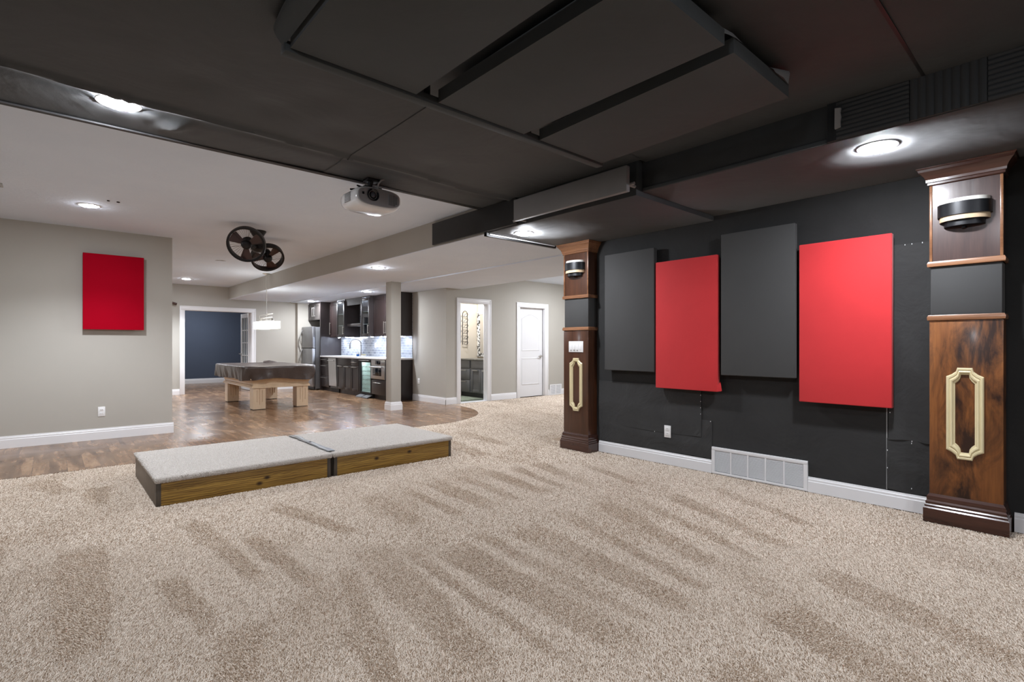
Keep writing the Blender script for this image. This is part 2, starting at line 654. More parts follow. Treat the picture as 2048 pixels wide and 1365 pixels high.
# walls of the pool-table room
struct('wall_left', B(-1.1, 1.247, 8.37, 8.52, 0, ZC), TAN)
struct('wall_left_side', B(-1.2, -1.1, 4.26, 14.72, 0, ZC), TAN)
mb = B(-1.1, 2.42, 14.6, 14.72, 0, ZC)
mb.box(3.93, 6.0, 14.6, 14.72, 0, ZC)
mb.box(2.42, 3.93, 14.6, 14.72, 2.045, ZC)
struct('wall_far', mb, TAN)
struct('wall_far_alcove', B(5.045, 5.91, 14.44, 14.6, 0, ZC), TAN)
struct('wall_kitchen', B(5.91, 6.0, 8.6, 14.6, 0, ZC), TAN)
mb = B(6.0, 6.25, 8.6, 8.72, 0, ZC)
mb.box(6.98, 7.90, 8.6, 8.72, 0, ZC)
mb.box(8.725, 10.0, 8.6, 8.72, 0, ZC)
mb.box(6.25, 6.98, 8.6, 8.72, 2.075, ZC)
mb.box(7.90, 8.725, 8.6, 8.72, 2.065, ZC)
struct('wall_hall', mb, TAN)
struct('wall_hall_right', B(10.0, 10.1, 1.9, 8.72, 0, ZC), TAN)
struct('wall_hall_near', B(4.75, 10.0, 1.9, 2.0, 0, ZC), TAN)
# blue room
struct('wall_blue_back', B(-0.6, 6.0, 18.45, 18.6, 0, ZC), NAVY)
struct('wall_blue_left', B(-0.7, -0.6, 14.72, 18.6, 0, ZC), NAVY)
struct('wall_blue_right', B(6.0, 6.1, 14.6, 18.6, 0, ZC), NAVY)
# bathroom
struct('wall_bathroom_back', B(6.0, 7.9, 9.95, 10.05, 0, 2.5), BATHW)
struct('wall_bathroom_right', B(7.75, 7.9, 8.72, 9.95, 0, 2.5), BATHW)
struct('ceiling_bathroom', B(6.0, 7.9, 8.72, 10.05, 2.45, 2.55), CEIL)
# theatre
struct('wall_right', B(4.63, 4.75, -2.5, 4.10, 0, ZC), BLACKF)
struct('wall_theater_left', B(-1.2, -1.1, -2.5, 4.26, 0, ZC), BLACKF)
struct('wall_back', B(-1.1, 4.63, -2.5, -2.4, 0, ZC), BLACKF)

# soffit over the bar and hall, tan face and white underside in two levels
mb = B(3.39, 4.75, 4.2, 14.6, ZS, ZC)
mb.box(4.75, 6.29, 2.0, 8.6, ZS, ZC)
mb.box(4.75, 5.91, 8.6, 14.6, ZS, ZC)
struct('ceiling_soffit_face', mb, TAN)
mb = B(3.392, 4.87, 4.2, 14.6, ZS - 0.006, ZS - 0.0005)
mb.box(4.87, 6.292, 2.0, 8.6, ZS - 0.022, ZS - 0.0005)
mb.box(4.87, 5.905, 8.6, 14.44, ZS - 0.022, ZS - 0.0005)
struct('ceiling_soffit', mb, CEIL)

# black soffit along the theatre wall
struct('ceiling_soffit_black', B(3.39, 4.63, 2.35, 4.2, ZS, ZC + 0.02, bev=0.006), BLACKC)
struct('ceiling_soffit_black_near', B(3.47, 4.63, -2.4, 2.349, 2.40, ZC + 0.02, bev=0.006), BLACKC)
mb = B(3.375, 3.40, 4.17, 4.215, ZS - 0.03, ZS + 0.02)
mb.box(3.375, 4.43, 4.185, 4.215, ZS - 0.03, ZS - 0.002)
struct('trim_soffit_end', mb, BLKPAINT)
struct('trim_soffit_strip', B(3.42, 4.40, 4.176, 4.184, ZS - 0.012, ZS - 0.003), WHITE)


# black fabric stretched over the theatre ceiling, two sheets with a lapped seam
def fold(x, y):
    z = -0.006 * math.sin(3.1 * x + 1.3 * y) * math.sin(2.2 * y - 0.7 * x)
    c = 3.70 + 0.03 * x + 0.015 * math.sin(5 * x)
    d = y - c
    z -= 0.022 * math.exp(-(d / 0.035) ** 2)               # batten fold along the edge
    z += 0.012 * math.exp(-((d - 0.09) / 0.05) ** 2)
    dd = (x - 0.62) * 0.8 + (y - 3.85) * 0.35               # gathered pucker beside the lamp
    r2 = (x - 0.62) ** 2 + (y - 3.98) ** 2
    z -= 0.03 * math.exp(-r2 / 0.012) * (0.6 + 0.4 * math.sin(42 * dd))
    rl = math.hypot(x - 0.304, y - 3.829)                   # pulled up at the lamp
    if rl < 0.3:
        z -= 0.012 * (1 - rl / 0.3) * (0.5 + 0.5 * math.sin(9 * math.atan2(y - 3.829, x - 0.304)))
    for (px, py) in ((1.0, 3.3), (1.45, 3.35), (1.2, 3.0), (2.3, 3.5), (0.6, 3.2)):
        z += 0.012 * math.exp(-((x - px) ** 2 + (y - py) ** 2) / 0.02)
    return z


def sheet(name, x0, x1, y0, y1, z, step=0.03, fn=fold, mat=BLACKC, hole=None):
    nx, ny = int((x1 - x0) / step), int((y1 - y0) / step)
    mb = MB()
    P = [[(x0 + (x1 - x0) * i / nx, y0 + (y1 - y0) * j / ny) for i in range(nx + 1)] for j in range(ny + 1)]
    V = [[mb.bm.verts.new((x, y, z + fn(x, y))) for (x, y) in row] for row in P]
    for j in range(ny):
        for i in range(nx):
            cx, cy = P[j][i][0] + step / 2, P[j][i][1] + step / 2
            if hole and math.hypot(cx - hole[0], cy - hole[1]) < hole[2]:
                continue
            mb.bm.faces.new((V[j][i], V[j][i + 1], V[j + 1][i + 1], V[j + 1][i]))
    return struct(name, mb, mat)


sheet('ceiling_fabric', -1.1, 1.72, 2.3, 4.25, ZC - 0.03, hole=(0.304, 3.829, 0.08))
sheet('ceiling_fabric_seamed', 1.69, 3.39, 2.3, 4.25, ZC - 0.034)
sheet('ceiling_fabric_near', -1.1, 3.47, -2.4, 2.32, ZC - 0.03, step=0.06)
mb = B(-1.1, 3.40, 4.245, 4.275, ZC - 0.045, ZC + 0.0)
struct('trim_ceiling_edge', mb, BLKPAINT)
struct('trim_ceiling_highlight', B(-1.1, 3.38, 4.236, 4.244, ZC - 0.044, ZC - 0.036), simple('grey_highlight_strip', (120, 120, 122), 0.3, 0.5))  # grey strip that paints the highlight line along the black ceiling rail
struct('trim_ceiling_fabric_seam', B(0.9, 3.45, 0.585, 0.60, ZC - 0.036, ZC - 0.030), BLKPAINT)


# ------------------------------------------------------------------ trim: baseboards, casings
def baseboard(name, p0, p1, n, h=0.135, t=0.016):
    """profile swept from p0 to p1 standing out along n"""
    prof = [(0, 0), (t, 0), (t, h * 0.70), (t * 0.8, h * 0.74), (t * 0.8, h * 0.86), (t * 0.55, h * 0.9), (t * 0.4, h), (0, h)]
    p0, p1, n = Vector(p0 + (0,)), Vector(p1 + (0,)), Vector(n + (0,))
    mb = MB().prism(prof, lambda u, v: p0 + n * u + Vector((0, 0, v)), lambda u, v: p1 + n * u + Vector((0, 0, v)))
    return struct(name, mb, WHITE, 25)


baseboard('baseboard_left', (-1.1, 8.37), (1.262, 8.37), (0, -1), 0.14)
baseboard('baseboard_left_end', (1.247, 8.371), (1.247, 8.52), (1, 0), 0.14)
baseboard('baseboard_far_left', (-1.1, 14.6), (2.326, 14.6), (0, -1))
baseboard('baseboard_far_right', (4.042, 14.6), (5.045, 14.6), (0, -1))
baseboard('baseboard_alcove', (5.045, 14.44), (5.2, 14.44), (0, -1))
baseboard('baseboard_blue', (-0.6, 18.45), (6.0, 18.45), (0, -1), 0.15)
baseboard('baseboard_kitchen', (5.91, 8.584), (5.91, 9.86), (-1, 0), 0.135)
baseboard('baseboard_hall_left', (5.894, 8.6), (6.168, 8.6), (0, -1), 0.135)
baseboard('baseboard_hall_middle', (7.074, 8.6), (7.80, 8.6), (0, -1), 0.135)
baseboard('baseboard_hall_right', (8.818, 8.6), (8.859, 8.6), (0, -1), 0.135)
baseboard('baseboard_hall_corner', (9.271, 8.6), (10.0, 8.6), (0, -1), 0.135)
baseboard('baseboard_right', (4.63, 2.368), (4.63, 3.70), (-1, 0), 0.122, 0.018)
baseboard('baseboard_right_middle', (4.63, 0.77), (4.63, 1.543), (-1, 0), 0.122, 0.018)
baseboard('baseboard_right_near', (4.63, -2.4), (4.63, 0.33), (-1, 0), 0.122, 0.018)


def casing(name, x0, x1, top, y, cw, jambd, h0=0.0):
    """white door casing on the -Y face of a wall at y; opening x0..x1, head at top"""
    mb = MB()
    for (a, b) in ((x0 - cw, x0 + 0.008), (x1 - 0.008, x1 + cw)):
        mb.box(a, b, y - 0.016, y + 0.001, h0, top - 0.008, bev=0.002)
    mb.box(x0 - cw, x1 + cw, y - 0.016, y + 0.001, top - 0.008, top + cw, bev=0.002)
    mb.box(x0 - cw - 0.001, x0 - cw + 0.022, y - 0.024, y, h0, top + cw - 0.022, bev=0.002)
    mb.box(x1 + cw - 0.022, x1 + cw + 0.001, y - 0.024, y, h0, top + cw - 0.022, bev=0.002)
    mb.box(x0 - cw - 0.001, x1 + cw + 0.001, y - 0.024, y, top + cw - 0.022, top + cw + 0.001, bev=0.002)
    mb.box(x0 - 0.01, x0 + 0.012, y - 0.006, y + jambd, h0, top, bev=0.002)
    mb.box(x1 - 0.012, x1 + 0.01, y - 0.006, y + jambd, h0, top, bev=0.002)
    mb.box(x0 - 0.01, x1 + 0.01, y - 0.006, y + jambd, top - 0.012, top + 0.01, bev=0.002)
    mb.box(x0 + 0.01, x0 + 0.022, y + 0.07, y + 0.09, h0, top - 0.01)
    mb.box(x1 - 0.022, x1 - 0.01, y + 0.07, y + 0.09, h0, top - 0.01)
    return struct(name, mb, WHITE)


casing('trim_1', 2.42, 3.93, 2.045, 14.6, 0.095, 0.125)
casing('trim_2', 6.255, 6.975, 2.07, 8.6, 0.088, 0.125)
casing('trim_3', 7.905, 8.72, 2.06, 8.6, 0.095, 0.125)

# closed two-panel arched door
mb = B(7.918, 8.708, 8.67, 8.705, 0.006, 2.045)
door3 = struct('door_1', mb, DOORW)


def arch_panel(x0, x1, z0, z1, rise):
    pts = [(x0, z0), (x1, z0), (x1, z1)]
    if rise:
        n = 14
        for i in range(1, n):
            t = i / n
            pts.append((x1 + (x0 - x1) * t, z1 + rise * math.sin(PI * t)))
    pts.append((x0, z1))
    return pts


def panel_mould(mb, pts, y, wdt=0.022, dep=0.009):
    n = len(pts)
    cx = sum(p[0] for p in pts) / n
    cz = sum(p[1] for p in pts) / n

    def inset(d):
        out = []
        for i in range(n):
            a, b, c = Vector(pts[i - 1]), Vector(pts[i]), Vector(pts[(i + 1) % n])
            e1, e2 = (b - a).normalized(), (c - b).normalized()
            n1, n2 = Vector((-e1.y, e1.x)), Vector((-e2.y, e2.x))
            m = (n1 + n2)
            m = m / max(m.dot(n1), 0.2)
            out.append(b + m * d)
        return out
    r0, r1, r2, r3 = inset(0), inset(wdt * 0.35), inset(wdt * 0.7), inset(wdt * 1.3)
    mb.rows([[(p[0], y, p[1]) for p in r0] , [(p[0], y - dep, p[1]) for p in r1], [(p[0], y - dep, p[1]) for p in r2], [(p[0], y - 0.0015, p[1]) for p in r3]], closed=True)
    mb.ngon([(p[0], y - 0.0015, p[1]) for p in r3])


mb = MB()
panel_mould(mb, arch_panel(8.03, 8.60, 1.06, 1.80, 0.11), 8.67)
panel_mould(mb, arch_panel(8.03, 8.60, 0.28, 0.90, 0), 8.67)
pm = obj('door_panel', mb, DOORW, door3, 30)
mb = MB()
mb.cyl((8.64, 8.672, 0.93), (8.64, 8.655, 0.93), 0.032)
mb.cyl((8.64, 8.657, 0.93), (8.64, 8.625, 0.93), 0.012)
mb.tube([(8.65, 8.622, 0.93), (8.60, 8.62, 0.93), (8.53, 8.624, 0.928)], 0.010)
obj('door_handle', mb, NICKEL, door3)

# french door leaf standing open into the blue room
mb = MB()
X0, X1 = 3.885, 3.922
mb.box(X0, X1, 14.73, 14.83, 0.01, 2.03, bev=0.003)
mb.box(X0, X1, 15.37, 15.47, 0.01, 2.03, bev=0.003)
mb.box(X0, X1, 14.83, 15.37, 1.92, 2.03)
mb.box(X0, X1, 14.83, 15.37, 0.01, 0.24)
for yy in (15.00, 15.19):
    mb.box(X0 + 0.006, X1 - 0.006, yy - 0.011, yy + 0.011, 0.24, 1.92)
for zz in (0.58, 0.915, 1.25, 1.585):
    mb.box(X0 + 0.006, X1 - 0.006, 14.83, 15.37, zz - 0.011, zz + 0.011)
door2 = struct('door_2', mb, DOORW)
obj('door_glass', B(X0 + 0.014, X0 + 0.02, 14.83, 15.37, 0.24, 1.92), GLASS, door2)
mb = MB()
for zz in (0.25, 1.05, 1.8):
    mb.cyl((3.926, 14.722, zz - 0.05), (3.926, 14.722, zz + 0.05), 0.009)
    mb.box(3.916, 3.93, 14.69, 14.75, zz - 0.045, zz + 0.045)
obj('door_hinge', mb, NICKEL, door2)
mb = MB()
mb.cyl((3.885, 15.42, 0.95), (3.87, 15.42, 0.95), 0.03)
mb.cyl((3.875, 15.42, 0.95), (3.83, 15.42, 0.95), 0.011)
mb.tube([(3.832, 15.43, 0.95), (3.83, 15.37, 0.95), (3.835, 15.31, 0.95)], 0.010)
obj('door_handle', mb, NICKEL, door2)
mb = MB()
mb.box(2.404, 2.436, 14.60, 14.63, 0.2, 0.29)
mb.box(2.404, 2.436, 14.60, 14.63, 1.75, 1.84)
struct('trim_hinges', mb, NICKEL)

# support post between bar and carpet
mb = B(4.64, 4.84, 8.50, 8.70, 0, ZS - 0.002, bev=0.004)
struct('column_post', mb, TAN)
mb = MB()
prof = [(0.02, 0.0), (0.02, 0.10), (0.015, 0.106), (0.015, 0.13), (0.009, 0.136), (0.006, 0.152), (0.0, 0.152)]
mb.rows([[(4.64 - o, 8.50 - o, z), (4.84 + o, 8.50 - o, z), (4.84 + o, 8.70 + o, z), (4.64 - o, 8.70 + o, z)] for o, z in prof], closed=True)
struct('baseboard_post', mb, WHITE, 25)


# ------------------------------------------------------------------ recessed lights
def can(label, x, y, z, mat, r=0.075, group='recessed ceiling lights', drop=0.012, ring=WHITE, beam=0.0):
    t = thing('recessed_light', label, 'ceiling light', (x, y, z), group)
    mb = MB().lathe([(r + 0.028, 0.0), (r + 0.026, -0.004), (r + 0.012, -0.006), (r, -0.006), (r - 0.004, 0.0)], (x, y, z))
    obj('trim_ring', mb, ring, t)
    mb = MB().lathe([(r, -drop * 0.5), (r * 0.92, -drop * 0.9), (r * 0.6, -drop * 1.15), (0, -drop * 1.25)], (x, y, z))
    obj('lens', mb, mat, t)
    if beam:
        ld = bpy.data.lights.new('lamp', 'SPOT')
        ld.energy = beam
        ld.color = (0.88, 0.93, 1.0)
        ld.spot_size = math.radians(128)
        ld.spot_blend = 0.75
        ld.shadow_soft_size = 0.05
        lo = bpy.data.objects.new('lamp', ld)
        col.objects.link(lo)
        lo.parent = t
        lo.location = (0, 0, -0.05)
    return t


can('bright recessed light in black ceiling fabric near the white ceiling edge', 0.304, 3.829, ZC - 0.03, L_THEATRE, 0.085, drop=0.014)
can('recessed light in the black soffit between red panel and wood pilaster', 3.73, 0.862, 2.398, L_THEATRE, 0.078, drop=0.022)
can('recessed light in the black soffit beside the long grey panel', 3.662, 3.915, ZS - 0.002, L_THEATRE, 0.07, drop=0.022)
can('recessed light on the white ceiling above the crimson wall canvas', 0.305, 6.989, ZC, L_DEN, 0.072, beam=P_DEN * 0.55)
can('recessed light on the white ceiling before the navy room doorway', 2.25, 13.33, ZC, L_DEN, 0.075, beam=P_DEN)
can('recessed light on the lowered ceiling in front of the tan post', 3.663, 7.114, ZS - 0.006, L_SOFFIT, 0.075)
can('recessed light on the lowered ceiling above the sink cabinets', 5.047, 10.276, ZS - 0.022, L_SOFFIT, 0.07)
can('recessed light on the lowered ceiling before the refrigerator', 5.08, 13.55, ZS - 0.022, L_SOFFIT, 0.07)
for (x, y, z, m) in ((0.3, 0.6, ZC - 0.03, L_THEATRE), (0.9, -1.6, ZC - 0.03, L_THEATRE), (2.4, -1.6, ZC - 0.03, L_THEATRE),
                     (-0.6, 10.5, ZC, L_DEN), (8.0, 5.2, ZC, L_HALL_FILL), (8.6, 7.2, ZC, L_HALL_FILL), (3.2, 16.9, ZC, L_BLUE_FILL), (6.9, 9.2, 2.45, L_THEATRE)):
    can('added recessed ceiling light, unseen fill outside the view', x, y, z, m, beam=P_DEN if m is L_DEN else 0)  # unseen fixtures added to fill theatre, den, hall, navy room and bathroom


# ------------------------------------------------------------------ theatre: wood pilasters
def sweep3(mb, prof, xf, xw, y0, y1):
    """profile (offset, z) swept around the three free sides of a pilaster"""
    mb.rows([[(xw, y0 - o, z), (xf - o, y0 - o, z), (xf - o, y1 + o, z), (xw, y1 + o, z)] for o, z in prof])
    return mb


def pilaster(label, yc, ztop, lower, upper, rail, mid_dy):
    t = thing('pilaster', label, 'column', (4.63, yc, 0), 'wood pilasters on the black wall')
    h = 0.184
    y0, y1, xf, xw = yc - h, yc + h, 4.475, 4.629
    obj('lower_panel', B(xf, xw, y0, y1, 0.17, 1.37, bev=0.003), lower, t)
    obj('fabric_insert', B(xf + 0.008, xw, y0 + 0.006, y1 - 0.006, 1.395, 1.73, bev=0.006), CHAR, t)
    obj('upper_panel', B(xf + 0.004, xw, y0 + 0.002, y1 - 0.002, 1.75, 2.30), upper, t)
    for (a, b) in ((y0, y0 + 0.016), (y1 - 0.016, y1)):
        obj('stile', B(xf - 0.003, xf + 0.012, a, b, 1.765, 2.28, bev=0.003), RAILW, t)
    for z in (1.362, 1.726):
        mb = MB()
        sweep3(mb, [(0.0, z), (0.010, z + 0.004), (0.012, z + 0.024), (0.006, z + 0.038), (0.0, z + 0.04)], xf, xw, y0, y1)
        obj('rail', mb, RAILW, t)
    mb = MB()
    sweep3(mb, [(0.030, 0.0), (0.030, 0.092), (0.022, 0.10), (0.024, 0.112), (0.017, 0.120), (0.020, 0.135), (0.012, 0.146), (0.014, 0.160), (0.012, 0.172), (0.0, 0.190)], xf, xw, y0, y1)
    obj('base_moulding', mb, BASEW, t, 20)
    mb = MB()
    zt = ztop
    sweep3(mb, [(0.0, zt - 0.118), (0.010, zt - 0.112), (0.010, zt - 0.098), (0.016, zt - 0.094), (0.017, zt - 0.078), (0.026, zt - 0.058), (0.044, zt - 0.034), (0.052, zt - 0.028), (0.056, zt - 0.012), (0.064, zt - 0.006), (0.064, zt)], xf, xw, y0, y1)
    obj('crown_moulding', mb, BASEW if upper is PILU else RAILW, t, 20)
    # applied elongated octagonal frame with scooped corners
    yo = yc + mid_dy
    hw, zb, ztp = 0.094, 0.445, 1.048

    def outline(o):
        a = hw - o
        b0, b1 = zb + o, ztp - o
        k = 0.40
        pts = []
        pts += [(-a * k, b1), (a * k, b1)]
        for q in (0.33, 0.66):
            pts.append((a * k + (a - a * k) * (1 - math.cos(q * PI / 2)) * 1.0, b1 - 0.05 * math.sin(q * PI / 2)))
        pts += [(a, b1 - 0.058), (a, b0 + 0.058)]
        for q in (0.66, 0.33):
            pts.append((a * k + (a - a * k) * (1 - math.cos(q * PI / 2)) * 1.0, b0 + 0.05 * math.sin(q * PI / 2)))
        pts += [(a * k, b0), (-a * k, b0)]
        for q in (0.33, 0.66):
            pts.append((-(a * k + (a - a * k) * (1 - math.cos(q * PI / 2))), b0 + 0.05 * math.sin(q * PI / 2)))
        pts += [(-a, b0 + 0.058), (-a, b1 - 0.058)]
        for q in (0.66, 0.33):
            pts.append((-(a * k + (a - a * k) * (1 - math.cos(q * PI / 2))), b1 - 0.05 * math.sin(q * PI / 2)))
        return pts
    rows = []
    for o, d in ((0.0, 0.0), (0.0, 0.012), (0.006, 0.018), (0.014, 0.018), (0.018, 0.014), (0.026, 0.020), (0.032, 0.018), (0.038, 0.009), (0.044, 0.007), (0.046, 0.0)):
        rows.append([(xf - d, yo + p[0], p[1]) for p in outline(o)])
    mb = MB().rows(rows, closed=True)
    obj('applied_frame', mb, CREAM, t, 25)
    return t


pilaster('dark wood pilaster at the far end of the black wall with a switch plate', 3.921, ZS - 0.002, PILW, PILW, RAILW, -0.01)
pilaster('blotchy wood pilaster at the near end of the black wall without a switch plate', 0.553, 2.398, PILW2, PILU, RAILW, 0.0)
# black cloth strip on the far edge of the wall beside the far pilaster
struct('trim_wall_end', B(4.53, 4.75, 4.10, 4.135, 0.0, ZS - 0.004), BLACKF)


def sconce(label, yc, zc):
    xw = 4.479
    t = thing('wall_sconce', label, 'wall lamp', (xw, yc, zc), 'banded half-round sconces')

    def band(r, d, z0, z1, lip=0.004, cap=False):
        n = 20
        mb = MB()
        out = [(xw - d * math.sin(PI * i / n), yc - r * math.cos(PI * i / n)) for i in range(n + 1)]
        inn = [(xw - (d - lip) * math.sin(PI * i / n), yc - (r - lip) * math.cos(PI * i / n)) for i in range(n + 1)]
        mb.rows([[(p[0], p[1], z0) for p in inn], [(p[0], p[1], z0) for p in out], [(p[0], p[1], z1) for p in out], [(p[0], p[1], z1) for p in inn], [(p[0], p[1], z0) for p in inn]])
        if cap:
            mb.ngon([(p[0], p[1], z0) for p in out])
        return mb
    obj('glass_shade', band(0.126, 0.088, zc - 0.050, zc + 0.090), SHADEG, t)
    obj('metal_band', band(0.138, 0.104, zc - 0.018, zc + 0.064), BLACKMETAL, t)
    obj('lower_band', band(0.128, 0.094, zc - 0.050, zc - 0.020), TANWOODBAND, t)
    obj('bottom_cup', band(0.104, 0.074, zc - 0.085, zc - 0.044, cap=True), BLACKMETAL, t)
    mb = MB().cyl((xw - 0.02, yc, zc - 0.085), (xw - 0.02, yc, zc - 0.10), 0.012)
    obj('finial', mb, BLACKMETAL, t)
    obj('back_plate', B(xw - 0.006, xw, yc - 0.07, yc + 0.07, zc - 0.06, zc + 0.06), BLACKMETAL, t)
    return t


sconce('banded half-round sconce on the far pilaster above the switch plate', 3.925, 2.065)
sconce('banded half-round sconce on the near blotchy pilaster', 0.556, 2.065)

t = thing('switch_plate', 'white four-gang switch plate on the far dark pilaster', 'light switch', (4.470, 3.912, 1.178))
obj('plate', B(4.467, 4.4745, 3.805, 4.02, 1.116, 1.240, bev=0.002), PLASTIC, t)
for i in range(4):
    yy = 3.84 + i * 0.048
    sw = obj('slider', B(4.463, 4.468, yy - 0.014, yy + 0.014, 1.140, 1.218, bev=0.0015), PLASTIC, t)
    if i:
        obj('slot', B(4.4622, 4.4632, yy - 0.009, yy + 0.009, 1.134, 1.139), DARKSLOT, sw)


# ------------------------------------------------------------------ theatre: acoustic panels
def wall_panel(label, y0, y1, z0, z1, mat, xf=4.53, th=0.055, pegs=True, tilt=0.0):
    t = thing('acoustic_panel', label, 'acoustic panel', (4.63, (y0 + y1) / 2, (z0 + z1) / 2), 'acoustic panels on the black wall')
    mb = MB()
    ny, nz = 8, 12
    mb.box(xf, xf + th, y0, y1, z0, z1, bev=0.006, seg=3)
    obj('padded_front', mb, mat, t)
    for yy in (y0 + 0.12, y1 - 0.12):
        for zz in (z0 + 0.15, z1 - 0.15):
            obj('standoff', MB().cyl((xf + th, yy, zz), (4.6298, yy, zz), 0.012, seg=10), BLKPAINT, t)
    return t


wall_panel('charcoal wall panel beside the far pilaster', 2.930, 3.552, 0.925, 2.178, CHAR)
p2 = wall_panel('narrower-looking red wall panel between the two charcoal ones', 2.271, 2.912, 0.770, 2.024, RED)
wall_panel('charcoal wall panel between the two red ones', 1.612, 2.236, 0.925, 2.196, CHAR)
wall_panel('red wall panel nearest the blotchy pilaster', 0.960, 1.580, 0.740, 2.008, RED)
mb = MB()  # loose folded corner of the cloth on the first red panel
mb.ngon([(4.532, 2.273, 0.83), (4.532, 2.273, 0.772), (4.572, 2.246, 0.778)])
mb.ngon([(4.532, 2.273, 0.83), (4.572, 2.246, 0.778), (4.58, 2.262, 0.86)])
mb.ngon([(4.532, 2.273, 0.772), (4.58, 2.262, 0.772), (4.572, 2.246, 0.778)])
obj('loose_corner', mb, RED, p2)

# long grey panel standing off the soffit on pegs
t = thing('acoustic_panel', 'long narrow grey panel mounted under the ceiling on the black soffit', 'acoustic panel', (3.39, 2.98, 2.46))
obj('padded_front', B(3.255, 3.30, 2.345, 3.625, 2.366, 2.563, bev=0.006), GREYP, t)
for yy in (2.335, 3.66):
    mb = MB().cyl((3.30, yy + (0.03 if yy < 3 else -0.06), 2.43 if yy < 3 else 2.385), (3.392, yy + (0.03 if yy < 3 else -0.06), 2.43 if yy < 3 else 2.385), 0.013, seg=10)
    mb.cyl((3.315, yy + 0.03, 2.43 if yy < 3 else 2.385), (3.315, yy - 0.02, 2.43 if yy < 3 else 2.385), 0.012, seg=10)
    obj('peg', mb, SCRAP, t)

# black fascia board running past the soffit edge
tag(obj('fascia_board', B(3.352, 3.388, 3.70, 5.165, 2.372, 2.622, bev=0.003), fabric_mat('black_board_cloth', (46, 46, 47), wr=0.05, sheen=0.1)), 'black cloth-covered board across the edge of the tan soffit', 'board')

# hanging cloud: three fabric panels on a rail
CG = 'fabric panels hung below the theatre ceiling'
zb = 2.50
for i, (x0, x1, lab) in enumerate(((0.785, 1.418, 'dark hanging ceiling panel with a draped loose flap at its outer edge'),
                                   (1.555, 2.182, 'dark hanging ceiling panel between two others'),
                                   (2.318, 2.945, 'dark hanging ceiling panel nearest the black soffit with white cloth scraps'))):
    t = thing('ceiling_panel', lab, 'acoustic panel', ((x0 + x1) / 2, 1.70, zb + 0.1), CG)
    mb = MB()
    n = 14
    top, bot = [], []
    for j in range(n + 1):
        r0, r1 = [], []
        for k in range(n + 1):
            x = x0 + (x1 - x0) * k / n - (0.05 * (1 - j / n) if i == 2 else 0)
            y = 1.06 + (2.335 - 1.06) * j / n
            sag = -0.012 * math.sin(PI * k / n) * math.sin(PI * j / n)
            r0.append((x, y, zb + sag))
            r1.append((x, y, zb + 0.07))
        bot.append(r0)
        top.append(r1)
    mb.rows(bot)
    mb.rows([[r[0] for r in bot], [r[0] for r in top]])
    mb.rows([[r[-1] for r in bot], [r[-1] for r in top]])
    mb.rows([bot[0], top[0]])
    mb.rows([bot[-1], top[-1]])
    mb.rows([[top[0][0], top[0][-1]], [top[-1][0], top[-1][-1]]])
    bmesh.ops.remove_doubles(mb.bm, verts=mb.bm.verts, dist=0.0005)
    obj('padded_underside', mb, CLOUD, t, 60)
    for xx in (x0 + 0.1, x1 - 0.1):
        for yy in (1.2, 2.2):
            obj('hanger', MB().cyl((xx, yy, zb + 0.07), (xx, yy, ZC - 0.035), 0.006, seg=8), BLKPAINT, t)
    if i == 0:
        rows = []
        for j in range(17):
            y = 1.02 + 1.36 * j / 16
            bul = 0.10 * (0.35 + 0.65 * math.sin(min(1.0, (2.40 - y) / 0.9) * PI / 2)) * (1 + 0.12 * math.sin(9 * y))
            rows.append([(x0 - 0.015 - bul * math.sin(PI * q / 8) * 0.8 - 0.02 * q / 8, y, zb + 0.02 + 0.115 * q / 8) for q in range(9)])
        obj('draped_flap', MB().rows(rows), CLOUD, t, 80)
    if i == 2:
        mb = MB()
        mb.rows([[(2.635, 1.052, zb + 0.062), (2.74, 1.056, zb + 0.095), (2.872, 1.05, zb + 0.127)], [(2.66, 1.046, zb + 0.062), (2.76, 1.044, zb + 0.085), (2.874, 1.046, zb + 0.115)], [(2.70, 1.05, zb + 0.060), (2.79, 1.045, zb + 0.062), (2.862, 1.05, zb + 0.056)]])
        obj('cloth_scrap', mb, SCRAP, t, 80)
        mb = MB()
        mb.rows([[(2.175, 1.06, zb + 0.05), (2.18, 1.07, zb + 0.082), (2.215, 1.075, zb + 0.085)], [(2.21, 1.055, zb + 0.055), (2.25, 1.056, zb + 0.078), (2.27, 1.065, zb + 0.088)], [(2.28, 1.054, zb + 0.066), (2.35, 1.056, zb + 0.07), (2.43, 1.06, zb + 0.071)]])
        obj('cloth_scrap', mb, SCRAP, t, 80)
t = thing('hanging_rail', 'dark fabric-wrapped rail across the ends of the three hanging ceiling panels', 'rail', (1.87, 2.38, 2.5))
mb = B(0.765, 2.975, 2.343, 2.405, 2.487, 2.535, bev=0.006)
obj('bar', mb, CLOUD, t)
for xx in (0.9, 1.5, 2.25, 2.9):
    obj('hanger', B(xx - 0.02, xx + 0.02, 2.36, 2.39, 2.535, ZC - 0.036), BLKPAINT, t)

struct('trim_soffit_lip', B(3.461, 3.4695, 1.055, 2.345, 2.402, 2.428, bev=0.003), CLOUD)
# ribbed foam tiles on the face of the near soffit
FG = 'ribbed foam tiles on the near black soffit'


